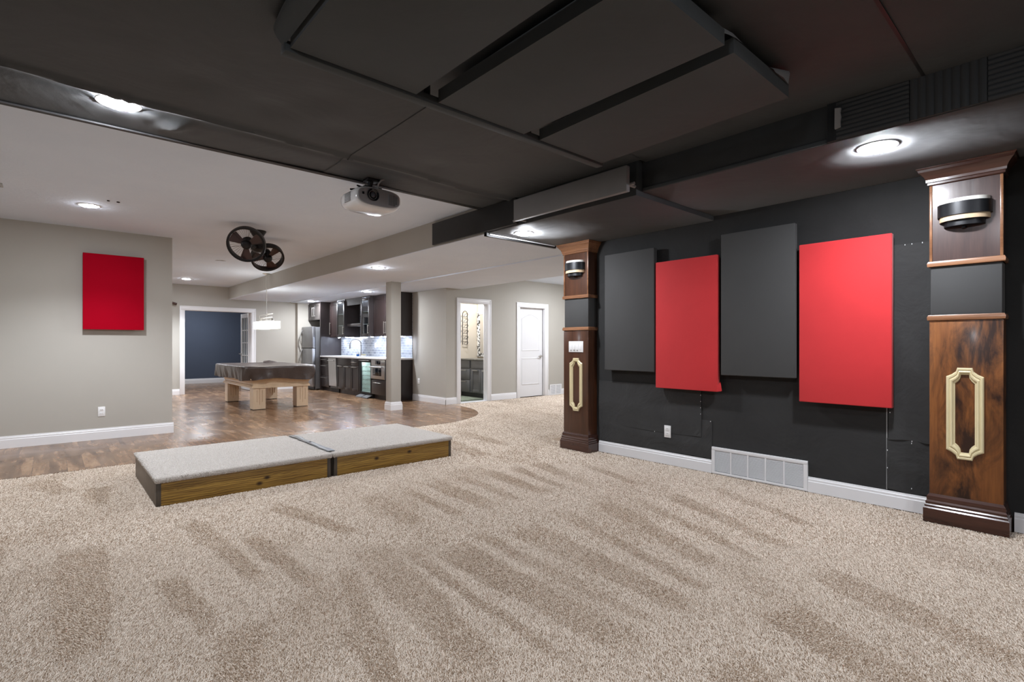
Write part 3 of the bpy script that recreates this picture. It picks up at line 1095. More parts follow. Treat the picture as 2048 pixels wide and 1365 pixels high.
def foam(label, y0, y1, z0, z1, vertical):
    n = 9
    pts = []
    L = (y1 - y0) if vertical else (z1 - z0)
    for i in range(n * 6 + 1):
        s = i / (n * 6)
        pts.append((s * L, 0.014 + 0.007 * abs(math.sin(PI * n * s)) ** 0.8))
    mb = MB()
    xw = 3.469
    if vertical:
        mb.rows([[(xw - d, y0 + s, z0) for s, d in pts], [(xw - d, y0 + s, z1) for s, d in pts]])
        mb.rows([[(xw, y0 + s, z0) for s, d in pts], [(xw - d, y0 + s, z0) for s, d in pts]])
        for yy in (y0, y1):
            mb.ngon([(xw, yy, z0), (xw - 0.01, yy, z0), (xw - 0.01, yy, z1), (xw, yy, z1)])
    else:
        mb.rows([[(xw - d, y0, z0 + s) for s, d in pts], [(xw - d, y1, z0 + s) for s, d in pts]])
        for yy in (y0, y1):
            mb.ngon([(xw, yy, z0)] + [(xw - d, yy, z0 + s) for s, d in pts] + [(xw, yy, z1)])
        mb.ngon([(xw, y0, z0), (xw - 0.01, y0, z0), (xw - 0.01, y1, z0), (xw, y1, z0)])
    o = obj('foam_tile', mb, FOAM, at=(xw, (y0 + y1) / 2, z0))
    tag(o, label, 'foam tile', FG)
    return o


foam('narrow charcoal foam strip with upright ribs farthest along the black soffit', 1.004, 1.05, 2.405, 2.632, True)
foam('charcoal foam tile with level ribs, directly above the soffit light', 0.655, 1.002, 2.405, 2.632, False)
foam('charcoal foam tile with upright ribs on the black soffit before the near pilaster', 0.342, 0.653, 2.405, 2.632, True)
foam('charcoal foam tile with level ribs at the cut-off edge of the photo', 0.03, 0.340, 2.405, 2.632, False)
foam('charcoal foam tile on the black soffit outside the photographed view', -0.28, 0.028, 2.405, 2.632, True)
mb = MB()
mb.prism([(0.975, 2.472), (1.004, 2.466), (1.003, 2.586), (0.972, 2.58), (0.976, 2.555), (0.972, 2.53), (0.976, 2.505)], lambda y, z: (3.43, y, z), lambda y, z: (3.446, y, z))
tag(obj('foam_scrap', mb, SCRAP), 'small torn grey foam scrap stuck on the black soffit above the light', 'foam scrap')


# ------------------------------------------------------------------ theatre: black cloth patches on the wall
def patch(label, y0, y1, z0, z1, dx, amp=0.004, seed=0.0, corner=0.0):
    ny, nz = max(6, int((y1 - y0) / 0.04)), max(6, int((z1 - z0) / 0.04))
    rows = []
    for j in range(nz + 1):
        r = []
        for i in range(ny + 1):
            u, v = i / ny, j / nz
            y, z = y0 + (y1 - y0) * u, z0 + (z1 - z0) * v
            d = dx + amp * (0.5 + 0.5 * math.sin(9 * u + 3.3 * v + seed) * math.cos(5 * v - 2 * u + seed))
            d += amp * 1.5 * math.exp(-((v - 0.25 - 0.3 * u) / 0.12) ** 2)
            zz = z + 0.006 * math.sin(7 * u + seed) * (1 - v)
            r.append((4.63 - d, y, zz))
        rows.append(r)
    mb = MB().rows(rows)
    mb.rows([[(4.629, p[1], p[2]) for p in rows[0]], rows[0]])
    mb.rows([[(4.629, r[0][1], r[0][2]) for r in rows], [r[0] for r in rows]])
    mb.rows([[(4.629, r[-1][1], r[-1][2]) for r in rows], [r[-1] for r in rows]])
    mb.rows([[(4.629, p[1], p[2]) for p in rows[-1]], rows[-1]])
    o = obj('cloth_patch', mb, BLACKP, at=(4.629, (y0 + y1) / 2, z0), smooth=70)
    tag(o, label, 'fabric', 'black cloth pieces tacked on the wall')
    return o


def staples(o, pts):
    for (y, z) in pts:
        obj('staple', B(4.618, 4.622, y - 0.002, y + 0.002, z - 0.004, z + 0.004), WHITE, o)


a = patch('black cloth piece just above the baseboard beside the far pilaster', 2.37, 3.70, 0.125, 0.485, 0.003, 0.006, 0.5)
staples(a, [(3.45, 0.318), (2.98, 0.312), (2.38, 0.48)])
a = patch('black cloth piece lapped over the outlet height beside the far pilaster', 2.475, 3.70, 0.318, 0.795, 0.010, 0.003, 2.1)
staples(a, [(2.478, 0.72), (2.478, 0.66), (2.478, 0.60), (2.478, 0.54), (2.478, 0.50)])
a = patch('black cloth piece low on the wall touching the near pilaster', 0.74, 1.010, 0.13, 0.51, 0.004, 0.005, 1.3)
staples(a, [(0.86, 0.505), (0.862, 0.49), (0.862, 0.165), (1.006, 0.29), (1.006, 0.42)])
a = patch('tall wrinkled black cloth strip between the near red panel and near pilaster', 0.74, 1.0, 0.505, 1.93, 0.006, 0.010, 4.0)
staples(a, [(0.99, 0.70), (0.86, 1.925), (0.80, 1.926), (0.90, 1.924)])
tag(obj('tack', MB().cyl((4.632, 2.04, 0.225), (4.618, 2.04, 0.225), 0.007, seg=10), WHITE), 'white tack in the black cloth over the return-air grille', 'tack')
struct('trim_wall_fabric_seam', B(4.626, 4.631, 1.008, 1.014, 0.13, 0.75), SCRAP)

# return-air grille
t = thing('air_grille', 'white louvred return-air grille at the foot of the black wall', 'vent', (4.63, 1.955, 0))
gy0, gy1, gz0, gz1, gx = 1.545, 2.366, 0.0, 0.248, 4.612
mb = MB()
mb.box(gx, 4.63, gy0, gy1, gz1 - 0.03, gz1, bev=0.003)
mb.box(gx, 4.63, gy0, gy1, gz0, gz0 + 0.022, bev=0.003)
mb.box(gx, 4.63, gy0, gy0 + 0.03, gz0 + 0.022, gz1 - 0.03)
mb.box(gx, 4.63, gy1 - 0.03, gy1, gz0 + 0.022, gz1 - 0.03)
obj('frame', mb, WHITE, t)
cw = (gy1 - gy0 - 0.06) / 5
for i in range(1, 5):
    obj('divider', B(gx + 0.002, 4.628, gy0 + 0.03 + cw * i - 0.006, gy0 + 0.03 + cw * i + 0.006, gz0 + 0.02, gz1 - 0.028), WHITE, t)
mb = MB()
for k in range(20):
    z = gz0 + 0.028 + k * 0.0098
    mb.prism([(gx + 0.003, z), (gx + 0.0045, z - 0.001), (gx + 0.014, z + 0.0055), (gx + 0.0125, z + 0.0065)], lambda x, zz: (x, gy0 + 0.03, zz), lambda x, zz: (x, gy1 - 0.03, zz))
obj('louvres', mb, WHITE, t)
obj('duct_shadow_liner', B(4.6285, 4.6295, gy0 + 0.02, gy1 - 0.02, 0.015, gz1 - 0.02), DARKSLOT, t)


def outlet(label, c, n, mat=PLASTIC):
    """duplex outlet centred at c on a wall with outward normal n (axis aligned)"""
    t = thing('wall_outlet', label, 'outlet', c, 'white duplex outlets')
    n = Vector(n)
    s = Vector((0, 0, 1)).cross(n)
    c = Vector(c)

    def bx(u0, u1, v0, v1, d0, d1, bev):
        a = c + s * u0 + n * d0
        b = c + s * u1 + n * d1
        return B(min(a.x, b.x), max(a.x, b.x), min(a.y, b.y), max(a.y, b.y), c.z + v0, c.z + v1, bev=bev)
    pl = obj('plate', bx(-0.036, 0.036, -0.06, 0.06, 0, 0.006, 0.0015), mat, t)
    for v in (-0.024, 0.024):
        k = obj('receptacle', bx(-0.017, 0.017, v - 0.015, v + 0.015, 0.006, 0.009, 0.001), mat, t)
        mb = MB()
        for u in (-0.007, 0.007):
            a = bx(u - 0.0014, u + 0.0014, v + 0.000, v + 0.009, 0.009, 0.0096, 0)
            me = bpy.data.meshes.new('slots_tmp')
            a.bm.to_mesh(me)
            a.bm.free()
            mb.bm.from_mesh(me)
            bpy.data.meshes.remove(me)
        obj('slots', mb, DARKSLOT, k)
    return t


outlet('white outlet low on the black cloth wall below the first red panel', (4.616, 2.828, 0.331), (-1, 0, 0))
outlet('white outlet on the tan wall under the crimson canvas', (0.489, 8.37, 0.352), (0, -1, 0))
outlet('white outlet on the tan wall beside the end of the bar', (5.91, 9.62, 0.42), (-1, 0, 0))

# crimson canvas on the tan wall
t = thing('wall_canvas', 'crimson square-edged canvas hung on the tan wall', 'canvas', (0.61, 8.37, 1.87))
obj('canvas', B(0.302, 0.922, 8.292, 8.33, 1.392, 2.342, bev=0.004), DKRED, t)
obj('stretcher_bar', B(0.34, 0.885, 8.33, 8.37, 1.44, 2.31), POSTW, t)


# ------------------------------------------------------------------ carpeted platforms
def platform(label, x0, x1, y0, y1):
    t = thing('carpeted_platform', label, 'platform', ((x0 + x1) / 2, (y0 + y1) / 2, 0), 'low carpeted stage platforms')
    zw = 0.168
    obj('front_board', B(x0 + 0.03, x1 - 0.03, y0, y0 + 0.025, -0.006, zw, bev=0.002), PINE, t)
    obj('back_board', B(x0 + 0.03, x1 - 0.03, y1 - 0.025, y1, 0, zw, bev=0.002), PINE, t)
    for (a, b) in ((x0, x0 + 0.02), (x1 - 0.02, x1)):
        obj('side_board', B(a, b, y0 + 0.03, y1 - 0.03, -0.006, zw, bev=0.002), simple('grey_brown_stained_board', (112, 100, 88), 0.5, var=0.15, nscale=5), t)
    for xx in (x0, x1 - 0.032):
        for yy in (y0 - 0.002, y1 - 0.03):
            obj('corner_post', B(xx, xx + 0.032, yy, yy + 0.032, -0.006, zw, bev=0.003), POSTW, t)
    mb = MB()
    o = 0.012
    mb.box(x0 - o, x1 + o, y0 - 0.022, y1 + o, zw, 0.214, bev=0.02, seg=4)
    obj('carpet_top', mb, carpet_mat('pale_platform_carpet', (180, 172, 164), (206, 199, 192)), t)
    return t


plA = platform('carpeted platform with pine front nearest the tan wall', 0.585, 1.905, 4.61, 5.83)
plB = platform('carpeted platform with pine front reaching toward the bare carpet', 1.935, 3.232, 4.61, 5.80)
t = thing('metal_strip', 'thin grey metal strip lying over the joint of the two platforms', 'strip', (1.94, 5.2, 0.214))
mb = MB()
n = 10
rows = []
for i in range(n + 1):
    y = 4.665 + 1.10 * i / n
    c = 1.935 + 0.02 * (i / n) + 0.006 * math.sin(2.5 * i)
    zz = 0.2205 + 0.003 * math.sin(1.7 * i)
    hw = 0.03 if 2 < i < 9 else 0.036
    rows.append([(c - hw, y, zz), (c - hw * 0.7, y, zz + 0.003), (c + hw * 0.7, y, zz + 0.003), (c + hw, y, zz)])
mb.rows(rows)
mb.rows([[Vector(p) - Vector((0, 0, 0.0025)) for p in r] for r in rows])
obj('strip', mb, simple('grey_galvanised_metal', (104, 106, 110), 0.35, 0.6, var=0.25, nscale=8), t)
obj('screw', MB().cyl((1.945, 5.22, 0.222), (1.945, 5.22, 0.229), 0.012, seg=10), BLACKMETAL, t)


# ------------------------------------------------------------------ projector
t = thing('projector', 'white home projector hung upside down under the black ceiling edge', 'projector', (2.12, 4.2, 2.5))


def sup(a, b, n=36, e=2.8):
    return [(a * math.copysign(abs(math.cos(2 * PI * i / n)) ** (2 / e), math.cos(2 * PI * i / n)), b * math.copysign(abs(math.sin(2 * PI * i / n)) ** (2 / e), math.sin(2 * PI * i / n))) for i in range(n)]


px, pz = 2.122, 2.468
rows = []
for (y, a, b, dz) in ((4.10, 0.198, 0.075, 0.0), (4.105, 0.207, 0.083, 0.0), (4.13, 0.215, 0.09, -0.004), (4.25, 0.222, 0.092, -0.008), (4.36, 0.222, 0.088, -0.006), (4.41, 0.21, 0.078, 0.0), (4.425, 0.19, 0.065, 0.0)):
    rows.append([(px + u, y, pz + v + dz) for u, v in sup(a, b, 40, 3.2)])
mb = MB().rows(rows, closed=True)
mb.ngon(rows[0])
mb.ngon(rows[-1][::-1])
obj('housing', mb, PROJW, t, 50)
rows = [[(px + u, 4.1005, pz + v) for u, v in sup(0.195, 0.074, 40, 3.0)], [(px + u, 4.092, pz + v) for u, v in sup(0.191, 0.070, 40, 3.0)]]
mb = MB().rows(rows, closed=True)
mb.ngon(rows[1])
fp = obj('front_panel', mb, PROJG, t, 40)
lx, lz = px - 0.062, pz + 0.014
mb = MB().lathe([(0.052, 0.0), (0.054, 0.010), (0.050, 0.013), (0.044, 0.006), (0.036, -0.002), (0.030, 0.004), (0.026, 0.002), (0.0, -0.004)], (lx, 4.092, lz), (0, -1, 0), 32)
ln = obj('lens_barrel', mb, BLACKGLASS, t, 30)
mb = MB().lathe([(0.024, 0.004), (0.02, 0.008), (0.012, 0.011), (0.0, 0.012)], (lx, 4.092, lz), (0, -1, 0), 24)
obj('lens_glass', mb, simple('lens_coating', (70, 72, 80), 0.06), ln)
obj('sensor_window', B(lx - 0.098, lx - 0.080, 4.088, 4.093, lz - 0.008, lz + 0.012), BLACKGLASS, t)
mb = MB()
for k in range(14):
    xx = px + 0.082 + k * 0.0065
    hh = 0.048 if k < 11 else 0.034
    mb.box(xx, xx + 0.003, 4.086, 4.093, pz - hh, pz + hh)
obj('exhaust_grille', mb, PROJG, t)
mb = MB()
for k in range(7):
    mb.box(px - 0.2245, px - 0.2195, 4.19, 4.30, pz - 0.042 + k * 0.012, pz - 0.036 + k * 0.012)
obj('side_vent', mb, PROJG, t)
mb = MB()
mb.cyl((2.075, 4.19, pz + 0.08), (2.075, 4.16, ZC - 0.03), 0.022, seg=14)
mb.box(2.00, 2.16, 4.12, 4.24, pz + 0.082, pz + 0.096, bev=0.003)
mb.box(2.02, 2.13, 4.10, 4.20, ZC - 0.05, ZC - 0.03, bev=0.003)
for (xx, yy) in ((1.95, 4.30), (2.26, 4.28), (1.95, 4.16)):
    mb.tube([(2.06, 4.2, pz + 0.09), (xx, yy, pz + 0.088)], 0.008)
obj('ceiling_mount', mb, BLACKMETAL, t)
mb = MB().tube([(2.12, 4.12, pz + 0.085), (2.115, 4.10, pz + 0.12), (2.13, 4.08, pz + 0.15), (2.16, 4.08, pz + 0.165)], 0.007)
obj('cable', mb, SCRAP, t)


# ------------------------------------------------------------------ twin gimbal ceiling fan
t = thing('ceiling_fan', 'bronze twin-head caged ceiling fan with brown blades', 'ceiling fan', (1.99, 7.12, ZC))
C0 = Vector((1.99, 7.12, ZC))
mb = MB().lathe([(0.0, 0.0), (0.098, 0.0), (0.096, -0.012), (0.062, -0.07), (0.045, -0.085), (0.0, -0.086)], C0)
obj('canopy', mb, BRONZE, t)
mb = MB().cyl(C0 + Vector((0, 0, -0.08)), C0 + Vector((0, 0, -0.17)), 0.02)
mb.lathe([(0.0, -0.15), (0.07, -0.155), (0.085, -0.19), (0.085, -0.24), (0.05, -0.27), (0.0, -0.275)], C0)
obj('motor_housing', mb, BRONZE, t)
H1 = Vector((1.77, 6.80, 2.415))
H2 = Vector((2.235, 7.56, 2.40))
hub = C0 + Vector((0, 0, -0.21))
for (H, nrm, spin) in ((H1, Vector((-0.36, -0.80, -0.42)), 0.5), (H2, Vector((0.0, -0.68, -0.70)), 1.1)):
    nrm.normalize()
    q = nrm.to_track_quat('Z', 'Y')

    def L(x, y, z):
        return H + q @ Vector((x, y, z))
    hd = bpy.data.objects.new('fan_head', None)
    hd.empty_display_size = 0.1
    col.objects.link(hd)
    hd.parent = t
    hd.location = H - C0
    WLOC[hd.name] = H.copy()
    mb = MB().tube([hub, hub.lerp(H, 0.45), L(0, 0, -0.12)], 0.02, 10)
    obj('arm', mb, BRONZE, hd)
    R = 0.212
    mb = MB()
    mb.rows([[L(r * math.cos(2 * PI * i / 48), r * math.sin(2 * PI * i / 48), z) for i in range(48)] for r, z in ((R - 0.024, 0.03), (R, 0.036), (R + 0.004, 0.0), (R, -0.045), (R - 0.02, -0.05), (R - 0.024, 0.03))], closed=True)
    obj('cage_ring', mb, BRONZE, hd)
    mb = MB()
    for i in range(40):
        a = 2 * PI * i / 40
        mb.tube([L(0.05 * math.cos(a), 0.05 * math.sin(a), -0.075), L(0.15 * math.cos(a), 0.15 * math.sin(a), -0.065), L((R - 0.01) * math.cos(a), (R - 0.01) * math.sin(a), -0.045)], 0.0012, 4)
    for i in range(6):
        a = 2 * PI * i / 6 + 0.2
        mb.tube([L(0.05 * math.cos(a), 0.05 * math.sin(a), 0.045), L((R - 0.01) * math.cos(a), (R - 0.01) * math.sin(a), 0.032)], 0.0018, 4)
    obj('cage_wires', mb, BRONZE, hd)
    mb = MB().lathe([(0.0, 0.06), (0.035, 0.058), (0.05, 0.045), (0.058, 0.02), (0.058, -0.06), (0.07, -0.08), (0.06, -0.13), (0.03, -0.15), (0, -0.15)], H, nrm)
    obj('hub', mb, BRONZE, hd)
    for b in range(3):
        a0 = spin + 2 * PI * b / 3
        pts = [(0.045, -0.028), (0.10, -0.05), (0.165, -0.072), (0.182, -0.04), (0.186, 0.0), (0.182, 0.04), (0.168, 0.062), (0.10, 0.04), (0.045, 0.022)]
        ca, sa = math.cos(a0), math.sin(a0)
        mb = MB().prism(pts, lambda u, v: L(u * ca - v * sa, u * sa + v * ca, 0.004 + 0.32 * v), lambda u, v: L(u * ca - v * sa, u * sa + v * ca, 0.009 + 0.32 * v))
        obj('blade', mb, BLADE, hd)

# small marks on the white ceiling
tag(obj('ceiling_hook', MB().cyl((0.44, 6.62, ZC), (0.44, 6.62, ZC - 0.008), 0.012, seg=10), DARKSLOT), 'small dark hook hole in the white ceiling, left of its twin', 'ceiling hook', 'pair of ceiling hook holes')
tag(obj('ceiling_hook', MB().cyl((0.52, 6.62, ZC), (0.52, 6.62, ZC - 0.008), 0.014, seg=10), DARKSLOT), 'slightly bigger dark hook hole in the white ceiling, toward the fan', 'ceiling hook', 'pair of ceiling hook holes')
tag(obj('ceiling_scuff', MB().prism([(2.13, 10.09), (2.20, 10.05), (2.25, 10.06), (2.29, 10.04), (2.22, 10.0), (2.15, 10.03)], lambda x, y: (x, y, ZC - 0.0005), lambda x, y: (x, y, ZC - 0.0025)), simple('grey_scuff', (96, 94, 92), 0.8)), 'small dark scrape on the white ceiling beyond the twin fan', 'scrape')
t = thing('ceiling_vent', 'grey ceiling register cut off by the photo edge', 'vent', (-0.45, 6.62, ZC))
obj('frame', B(-0.62, -0.32, 6.55, 6.70, ZC - 0.008, ZC, bev=0.002), simple('grey_vent_paint', (170, 170, 170), 0.5), t)
mb = MB()
for k in range(5):
    mb.box(-0.60, -0.34, 6.565 + k * 0.025, 6.577 + k * 0.025, ZC - 0.012, ZC - 0.007)
obj('louvres', mb, DKGREY, t)

# ------------------------------------------------------------------ pool-table pendant
t = thing('pendant_light', 'long lit white pendant over the covered pool table', 'pendant lamp', (3.307, 11.25, ZC))
P = Vector((3.307, 11.25, 0))
mb = MB().lathe([(0.0, ZC), (0.075, ZC), (0.074, ZC - 0.012), (0.03, ZC - 0.028), (0.012, ZC - 0.04), (0.0, ZC - 0.04)], P)
obj('canopy', mb, NICKEL, t)
obj('rod', MB().cyl(P + Vector((0, 0, ZC - 0.03)), P + Vector((0, 0, 1.84)), 0.007, seg=10), NICKEL, t)
mb = MB()
mb.cyl(P + Vector((0, 0, 1.855)), P + Vector((0, 0, 1.80)), 0.022)
mb.tube([P + Vector((0.02, -0.36, 1.828)), P + Vector((0.02, 0.10, 1.828))], 0.009)
mb.tube([P + Vector((-0.02, 0.40, 1.735)), P + Vector((-0.02, 0.40, 1.815)), P + Vector((-0.02, -0.05, 1.815))], 0.007)
mb.tube([P + Vector((0, 0.38, 1.69)), P + Vector((0, 0.38, 1.755)), P + Vector((0, -0.38, 1.755)), P + Vector((0, -0.38, 1.69))], 0.009)
mb.cyl(P + Vector((0, 0, 1.81)), P + Vector((0, 0, 1.69)), 0.008)
obj('frame', mb, NICKEL, t)
for dy in (-0.38, 0.0, 0.38):
    obj('socket_cup', MB().lathe([(0.016, 1.73), (0.028, 1.715), (0.034, 1.68), (0.0, 1.68)], P + Vector((0, dy, 0))), NICKEL, t)
mb = MB()
hx, hy, z0, z1 = 0.15, 0.47, 1.53, 1.672
sh = [(hx * u, hy * v) for u, v in sup(1, 1, 48, 7)]
mb.rows([[P + Vector((a, b, z1)) for a, b in sh], [P + Vector((a, b, z0)) for a, b in sh]], closed=True)
mb.ngon([P + Vector((a, b, z1)) for a, b in sh])
mb.ngon([P + Vector((a * 0.98, b * 0.98, z0 + 0.012)) for a, b in sh])
obj('shade', mb, L_SHADE, t)

# ------------------------------------------------------------------ pool table and its cover
t = thing('pool_table', 'light maple pool table with square slotted legs', 'pool table', (3.26, 11.24, 0))


def slotted_leg(x0, y0, s=0.215, h=0.46):
    x1, y1, e = x0 + s, y0 + s, 0.012
    mb = B(x0 + e, x1 - e, y0 + e, y1 - e, 0.012, h)
    cuts = [(0.25, 0.33), (0.46, 0.54), (0.67, 0.75)]
    spans = []
    prev = 0.0
    for a, b in cuts:
        spans.append((prev, a, 0.012, h))
        prev = b
    spans.append((prev, 1.0, 0.012, h))
    for i, (u0, u1) in enumerate(cuts):
        lo = 0.14 - (0.05 if i == 1 else 0)
        hi = 0.36 + (0.04 if i == 1 else 0)
        spans += [(u0, u1, 0.012, lo), (u0, u1, hi, h)]
    mb.box(x0, x0 + e, y0 + e, y1 - e, 0.012, h)
    mb.box(x1 - e, x1, y0 + e, y1 - e, 0.012, h)
    for (u0, u1, za, zb2) in spans:
        mb.box(x0 + s * u0, x0 + s * u1, y0, y0 + e, za, zb2)
        mb.box(x0 + s * u0, x0 + s * u1, y1 - e, y1, za, zb2)
    return mb


for (lx0, ly0) in ((2.775, 10.22), (3.555, 10.22), (2.775, 12.05), (3.555, 12.05)):
    lg = obj('leg', slotted_leg(lx0, ly0), MAPLE, t)
    obj('foot_pad', B(lx0 + 0.008, lx0 + 0.207, ly0 + 0.008, ly0 + 0.207, 0.0, 0.012), POSTW, lg)
mb = MB()
prof = [(0.0, 0.40), (0.022, 0.40), (0.024, 0.425), (0.012, 0.432), (0.016, 0.45), (0.0, 0.455), (0.005, 0.49), (0.035, 0.54), (0.06, 0.565), (0.06, 0.60)]
bx0, bx1, by0, by1 = 2.77, 3.775, 10.215, 12.27
mb.rows([[(bx0 - o, by0 - o, z), (bx1 + o, by0 - o, z), (bx1 + o, by1 + o, z), (bx0 - o, by1 + o, z)] for o, z in prof], closed=True)
mb.ngon([(bx0, by0, 0.40), (bx1, by0, 0.40), (bx1, by1, 0.40), (bx0, by1, 0.40)])
obj('cabinet_frame', mb, MAPLE, t, 20)
obj('slate_bed', B(2.70, 3.81, 10.2, 12.28, 0.70, 0.755), POSTW, t)
mb = MB()
for (a, b, c2, d2) in ((2.66, 2.70, 10.3, 12.18), (3.81, 3.85, 10.3, 12.18), (2.76, 3.75, 10.12, 10.2), (2.76, 3.75, 12.28, 12.36)):
    mb.box(a, b, c2, d2, 0.72, 0.775, bev=0.01)
obj('rail', mb, MAPLE, t)
obj('bed_support', B(2.78, 3.765, 10.225, 12.26, 0.60, 0.70), MAPLE, t)


def cover():
    cx, cy = 3.255, 11.24
    hx, hy = 0.695, 1.205
    n = 160
    base = []
    for i in range(n):
        a = 2 * PI * i / n
        e = 7.5
        c, s = math.cos(a), math.sin(a)
        # even spacing along the outline
        base.append((c, s))
    out = sup(1, 1, n, 7)
    # resample the outline by length
    pts = [Vector((hx * u, hy * v)) for u, v in out]
    seg = [(pts[(i + 1) % n] - pts[i]).length for i in range(n)]
    tot = sum(seg)
    N = 200
    res = []
    k, acc = 0, 0.0
    for i in range(N):
        tg = tot * i / N
        while acc + seg[k] < tg:
            acc += seg[k]
            k = (k + 1) % n
        f = (tg - acc) / seg[k]
        res.append(pts[k].lerp(pts[(k + 1) % n], f))
    rows = []

    def ring(scale, z, foldamp, drop):
        r = []
        for i, p in enumerate(res):
            d = p.normalized()
            nrm = Vector((math.copysign(abs(p.x / hx) ** 5, p.x), math.copysign(abs(p.y / hy) ** 5, p.y)))
            nrm.normalize()
            corner = min(abs(p.x) / hx, abs(p.y) / hy)
            corner = max(0.0, (corner - 0.75) / 0.25)
            ph = 2 * PI * i / N
            f = math.sin(17 * ph + 0.6 + 1.2 * drop) * 0.5 + math.sin(31 * ph + 2.0 - 1.5 * drop) * 0.35 + math.sin(11 * ph + 2.2 * drop) * 0.5
            fa = foldamp * (0.5 + 0.9 * corner) * (1.9 if abs(p.y) > 0.93 * hy else 1.0)
            sagm = -0.02 * drop * (1 - corner)
            zz = z + 0.012 * drop * math.sin(7 * ph + 1) - 0.030 * drop * (1 - corner) * (0.5 + 0.5 * math.sin(5 * ph + 0.7))
            r.append((cx + p.x * scale + nrm.x * (fa * f + sagm), cy + p.y * scale + nrm.y * (fa * f + sagm), zz))
        return r
    rows.append(ring(0.80, 0.788, 0, 0))
    rows.append(ring(0.90, 0.800, 0, 0))
    rows.append(ring(0.97, 0.806, 0, 0))
    rows.append(ring(0.992, 0.800, 0.001, 0))
    rows.append(ring(1.0, 0.786, 0.003, 0.05))
    for k2 in range(1, 9):
        s = k2 / 8
        rows.append(ring(1.0 - 0.008 * s, 0.786 - 0.215 * s, 0.004 + 0.040 * s, s))
    mb = MB().rows(rows, closed=True)
    # sagging centre with a few wrinkles
    inner = rows[0]
    prev = inner
    for s in (0.75, 0.5, 0.25, 0.08):
        cur = []
        for i, p in enumerate(inner):
            x, y = cx + (p[0] - cx) * s, cy + (p[1] - cy) * s
            cur.append((x, y, 0.788 - 0.018 * (1 - s) + 0.006 * math.sin(6 * x + 3 * y)))
        mb.rows([prev, cur], closed=True)
        prev = cur
    mb.ngon(prev)
    bmesh.ops.remove_doubles(mb.bm, verts=mb.bm.verts, dist=0.0004)
    return mb


t = thing('table_cover', 'dark brown leatherette cover draped over the pool table', 'cover', (3.255, 11.24, 0.79))
obj('cloth', cover(), LEATHER, t, 75)
mb = MB()
mb.rows([[(3.55, 12.30, 0.806), (3.70, 12.34, 0.80), (3.85, 12.30, 0.80)], [(3.58, 12.38, 0.835), (3.70, 12.40, 0.85), (3.83, 12.38, 0.82)], [(3.58, 12.44, 0.80), (3.72, 12.45, 0.80), (3.84, 12.44, 0.80)]])
obj('rumpled_fold', mb, LEATHER, t, 80)


# ------------------------------------------------------------------ bar kitchen (cabinets face -X)
def shaker(xf, y0, y1, z0, z1, fr=0.055, th=0.02):
    """shaker front whose face is at xf"""
    mb = MB()
    mb.box(xf, xf + th, y0, y0 + fr, z0, z1, bev=0.002)
    mb.box(xf, xf + th, y1 - fr, y1, z0, z1, bev=0.002)
    mb.box(xf, xf + th, y0 + fr, y1 - fr, z1 - fr, z1, bev=0.002)
    mb.box(xf, xf + th, y0 + fr, y1 - fr, z0, z0 + fr, bev=0.002)
    mb.box(xf + 0.010, xf + th, y0 + fr, y1 - fr, z0 + fr, z1 - fr)
    return mb


def slab(xf, y0, y1, z0, z1, th=0.02):
    return B(xf, xf + th, y0, y1, z0, z1, bev=0.002)


def handle(parent, xf, a, b, axis, at, mat=NICKEL):
    """bar pull standing off a front at xf. axis 'y': from a to b at height at; axis 'z': from a to b at y at"""
    mb = MB()
    if axis == 'y':
        mb.cyl((xf - 0.032, a, at), (xf - 0.032, b, at), 0.0065, seg=10)
        for q in (a + 0.02, b - 0.02):
            mb.cyl((xf - 0.032, q, at), (xf + 0.001, q, at), 0.005, seg=8)
    else:
        mb.cyl((xf - 0.032, at, a), (xf - 0.032, at, b), 0.0065, seg=10)
        for q in (a + 0.02, b - 0.02):
            mb.cyl((xf - 0.032, at, q), (xf + 0.001, at, q), 0.005, seg=8)
    return obj('handle', mb, mat, parent)


KW = 5.908
ZT = ZS - 0.023
BASEG = 'dark base cabinets along the bar'
UPG = 'dark wall cabinets above the bar'
XB = 5.35   # base fronts


def carcass(name, label, cat, y0, y1, group, z0=0.0, z1=0.874):
    t = thing(name, label, cat, (KW, (y0 + y1) / 2, z0), group)
    obj('body', B(XB + 0.02, KW, y0 + 0.001, y1 - 0.001, 0.10, z1), ESPRESSO, t)
    obj('toe_kick', B(XB + 0.085, KW, y0 + 0.001, y1 - 0.001, 0.0, 0.10), ESPRESSO, t)
    return t


t = carcass('drawer_cabinet', 'dark base cabinet of three drawers beside the refrigerator panel', 'cabinet', 13.055, 13.565, BASEG)
for (z0, z1) in ((0.71, 0.862), (0.40, 0.703), (0.108, 0.393)):
    d = obj('drawer', slab(XB, 13.06, 13.56, z0, z1), ESPRESSO, t)
    handle(d, XB, 13.18, 13.52, 'y', z1 - 0.05)

t = thing('trash_compactor', 'narrow stainless-fronted compactor set between dark base cabinets', 'appliance', (KW, 12.8, 0))
obj('body', B(XB + 0.03, KW, 12.575, 13.045, 0.10, 0.872), DKGREY, t)
d = obj('door', MB().prism([(XB - 0.028, 0.86), (XB + 0.02, 0.86), (XB + 0.02, 0.155), (XB - 0.002, 0.155)], lambda x, z: (x, 12.58, z), lambda x, z: (x, 13.04, z)), STEEL, t)
mb = MB().cyl((XB - 0.065, 12.62, 0.80), (XB - 0.065, 13.0, 0.80), 0.010, seg=12)
for yy in (12.65, 12.97):
    mb.cyl((XB - 0.065, yy, 0.80), (XB - 0.02, yy, 0.80), 0.008, seg=8)
obj('handle', mb, STEEL, d)
obj('kick_plate', B(XB + 0.06, KW, 12.58, 13.04, 0.0, 0.10), BLKPAINT, t)

